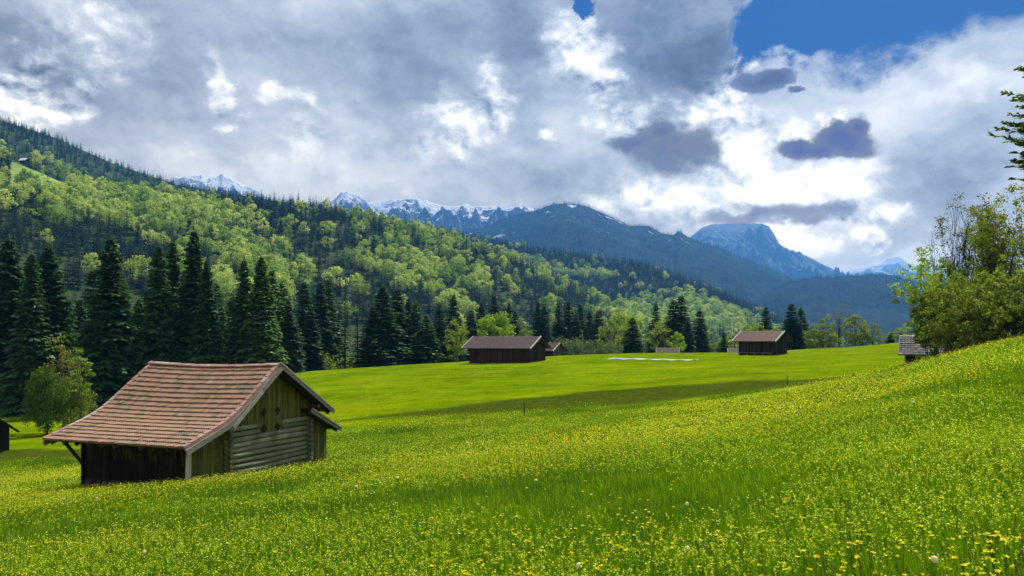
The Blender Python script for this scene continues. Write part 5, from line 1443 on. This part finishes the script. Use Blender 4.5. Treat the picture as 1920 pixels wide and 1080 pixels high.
    for cc, op, hard, lobes in SKY_DARK:
        m = None
        for L in lobes:
            g = grad(Ps, *L); m = g if m is None else t.math('SMOOTH_MAX', m, g, .12)
        m = t.math('ADD', m, t.math('MULTIPLY', t.math('SUBTRACT', f2, .5), .26))
        inner = t.math('ADD', t.math('MULTIPLY', m, .9), t.math('MULTIPLY', t.math('SUBTRACT', b0, .5), .8))
        cd = t.mix(t.mapr(inner, .15, .75), srgb(*[min(255, q * 1.22) for q in cc]), srgb(*[q * .93 for q in cc]))
        col = t.mix(t.mapr(m, .10, .10 + hard, 0, op, True), col, cd)
    # higher up and behind: plain broken overcast
    # the cloud's own light, before the blue valley air in front of it takes some away and adds some
    T = t.math('EXPONENT', t.math('DIVIDE', -1768.0 * HAZE, t.math('MAXIMUM', z, .122)))
    air = t.vmath('SCALE', (.062, .228, .515), sc=t.math('SUBTRACT', 1.0, T))
    col = t.vmath('SUBTRACT', t.vmath('SCALE', col, sc=1 / 1.5157), air)
    col = t.vmath('MAXIMUM', t.vmath('SCALE', col, sc=t.math('DIVIDE', 1.0, T)), (0, 0, 0))
    up = t.mapr(z, .48, .62, 0, 1, True)
    col = t.mix(up, col, t.mix(t.mapr(f1, .4, .62), t.vmath('SCALE', sky.outputs[0], sc=.10), (.46, .49, .56)))
    gl = t.mapr(z, -.02, .0, 0, 1); col = t.mix(gl, (.10, .14, .06), col)
    bg = t.n('ShaderNodeBackground', i_Color=col); bg.inputs['Strength'].default_value = WORLD
    o = t.n('ShaderNodeOutputWorld'); t.set(o.inputs[0], bg.outputs[0])
    w.cycles.sampling_method = 'MANUAL'; w.cycles.sample_map_resolution = 512

WORLD = 1.0
# photo-independent list of cloud masses: direction given as azimuth/height through ae()
SKY_SOFT = [
 (20, 60, 120, 120, -.16), (120, 30, 170, 80, .22), (480, 40, 300, 110, -.10), (650, 130, 260, 130, -.12), (230, 250, 260, 120, .02),
 (800, 60, 170, 90, -.10), (790, 210, 130, 130, -.10), (960, 70, 90, 150, -.16), (1000, 320, 240, 80, -.14), (1020, 190, 80, 90, -.10),
 (1240, 70, 230, 190, -.33), (1330, 110, 120, 120, -.15), (1110, 120, 90, 60, .18), (1380, 330, 420, 190, .10), (1640, 180, 360, 110, .16), (1850, 160, 160, 50, .18),
 (1730, 380, 150, 130, -.13), (1800, 300, 150, 90, -.10), (1500, 470, 500, 60, .10), (600, 330, 500, 70, .12), (1850, 430, 160, 60, -.10), (1750, 480, 200, 40, .16), (350, 290, 260, 50, .10)]
SKY_CRISP = [
 (15, 150, 90, 95, .50), (105, 150, 60, 60, .30, 0, .3), (150, 40, 150, 60, .26, -10, .4), (385, 130, 70, 80, .22, 0, .6), (392, 165, 60, 42, .34, 0, .35), (558, 193, 76, 26, .24, 0, .25), (437, 226, 44, 15, .24, 0, .3), (575, 262, 60, 60, .22, 0, .6),
 (930, 190, 60, 90, .42, 0, .3), (885, 235, 95, 70, .35, 40, .4), (830, 290, 60, 60, .25, 40, .6), (1055, 222, 34, 16, .3, 0, .3),
 (1085, 75, 75, 70, .40, 0, .3), (1110, 130, 70, 40, .40, 20, .3), (1180, 215, 95, 60, .38, 0, .4), (1330, 215, 90, 100, .48, 20, .3), (1390, 120, 30, 70, .6, 20, .2), (1390, 35, 45, 60, .6, 0, .2),
 (1420, 245, 120, 70, .38), (1480, 240, 80, 60, .38), (1400, 300, 120, 60, .38), (1290, 380, 220, 60, .40, 5, .4), (1500, 350, 190, 60, .38), (1600, 360, 140, 75, .30), (1660, 395, 80, 45, .35), (1500, 445, 90, 45, .48, 0, .25), (1560, 330, 120, 30, .2), (1180, 405, 160, 40, .26, 8, .5), (1540, 200, 40, 30, .3, -30, .3)]
SKY_BLUE = [(1700, -30, 430, 180, 0, .42), (1500, 20, 200, 120, 0, .3), (1085, 22, 34, 34, 0, .4)]
SKY_DARK = [
 ((98, 114, 140), .9, .42, [(1262, 282, 120, 62, 0), (1230, 255, 70, 40, 0), (1310, 268, 70, 48, 0), (1190, 270, 60, 30, 0)]),
 ((104, 116, 136), 1, .36, [(1575, 262, 85, 40, 14), (1605, 240, 46, 36, 0), (1520, 278, 80, 28, 12), (1560, 250, 50, 34, 0)]),
 ((96, 112, 148), .95, .28, [(1418, 152, 70, 34, 4), (1450, 146, 50, 24, 8), (1490, 170, 26, 12, 0)]),
 ((128, 144, 174), .85, .5, [(1500, 398, 150, 28, 0), (1400, 408, 150, 24, 0), (1570, 394, 60, 18, 0)])]

HAZE = 1 / 12000.0
def build_light():
    l = bpy.data.lights.new('sun', 'SUN'); l.energy = 5.0; l.angle = rad(.53); l.color = (1, .94, .84)
    o = bpy.data.objects.new('sun', l); COL.objects.link(o)
    d = Vector((math.sin(SUN_AZ) * math.cos(SUN_EL), math.cos(SUN_AZ) * math.cos(SUN_EL), math.sin(SUN_EL)))
    o.rotation_euler = d.to_track_quat('Z', 'Y').to_euler()
def build_haze():
    mb = MB(); mb.box(-13000, 13000, -200, 15500, -18, 1750)
    m, t = new_mat('valley_air')
    v = t.n('ShaderNodeVolumePrincipled'); v.inputs['Color'].default_value = (.085, .36, .90, 1); v.inputs['Density'].default_value = HAZE; v.inputs['Anisotropy'].default_value = .25
    o = t.n('ShaderNodeOutputMaterial'); t.set(o.inputs['Volume'], v.outputs[0])
    tag(mb.build('haze', m), 'thin blue air filling the valley', kind='stuff')
def build_camera():
    c = bpy.data.cameras.new('camera'); o = bpy.data.objects.new('camera', c); COL.objects.link(o)
    c.sensor_width = 36; c.lens = 36 * F / 1920; c.shift_y = (HZ - 540) / 1920; c.clip_start = .1; c.clip_end = 60000
    o.rotation_euler = (PI / 2, 0, 0); SC.camera = o

import os
ONLY = ''
def on(k): return not ONLY or k in ONLY.split(',')
build_world(); build_light(); build_camera()
if on('ground'): build_ground()
if on('hills'): build_hills()
if on('barn'): build_main_barn(); build_other_barns()
if on('belt'): build_belt()
if on('right'): build_right_cluster()
if on('forest'): build_forest()
if on('meadow'): build_meadow()
if on('haze'): build_haze()

SC.render.engine = 'CYCLES'
cy = SC.cycles
cy.max_bounces = 6; cy.diffuse_bounces = 2; cy.glossy_bounces = 1; cy.transmission_bounces = 3; cy.transparent_max_bounces = 4; cy.volume_bounces = 0
cy.use_denoising = True
try:
    cy.denoiser = 'OPENIMAGEDENOISE'; cy.denoising_input_passes = 'RGB_ALBEDO_NORMAL'; cy.denoising_prefilter = 'ACCURATE'
except Exception: pass
cy.caustics_reflective = False; cy.caustics_refractive = False
SC.view_settings.view_transform = 'Standard'; SC.view_settings.look = 'None'; SC.view_settings.gamma = 1; SC.view_settings.exposure = 0.66
SC.render.film_transparent = False
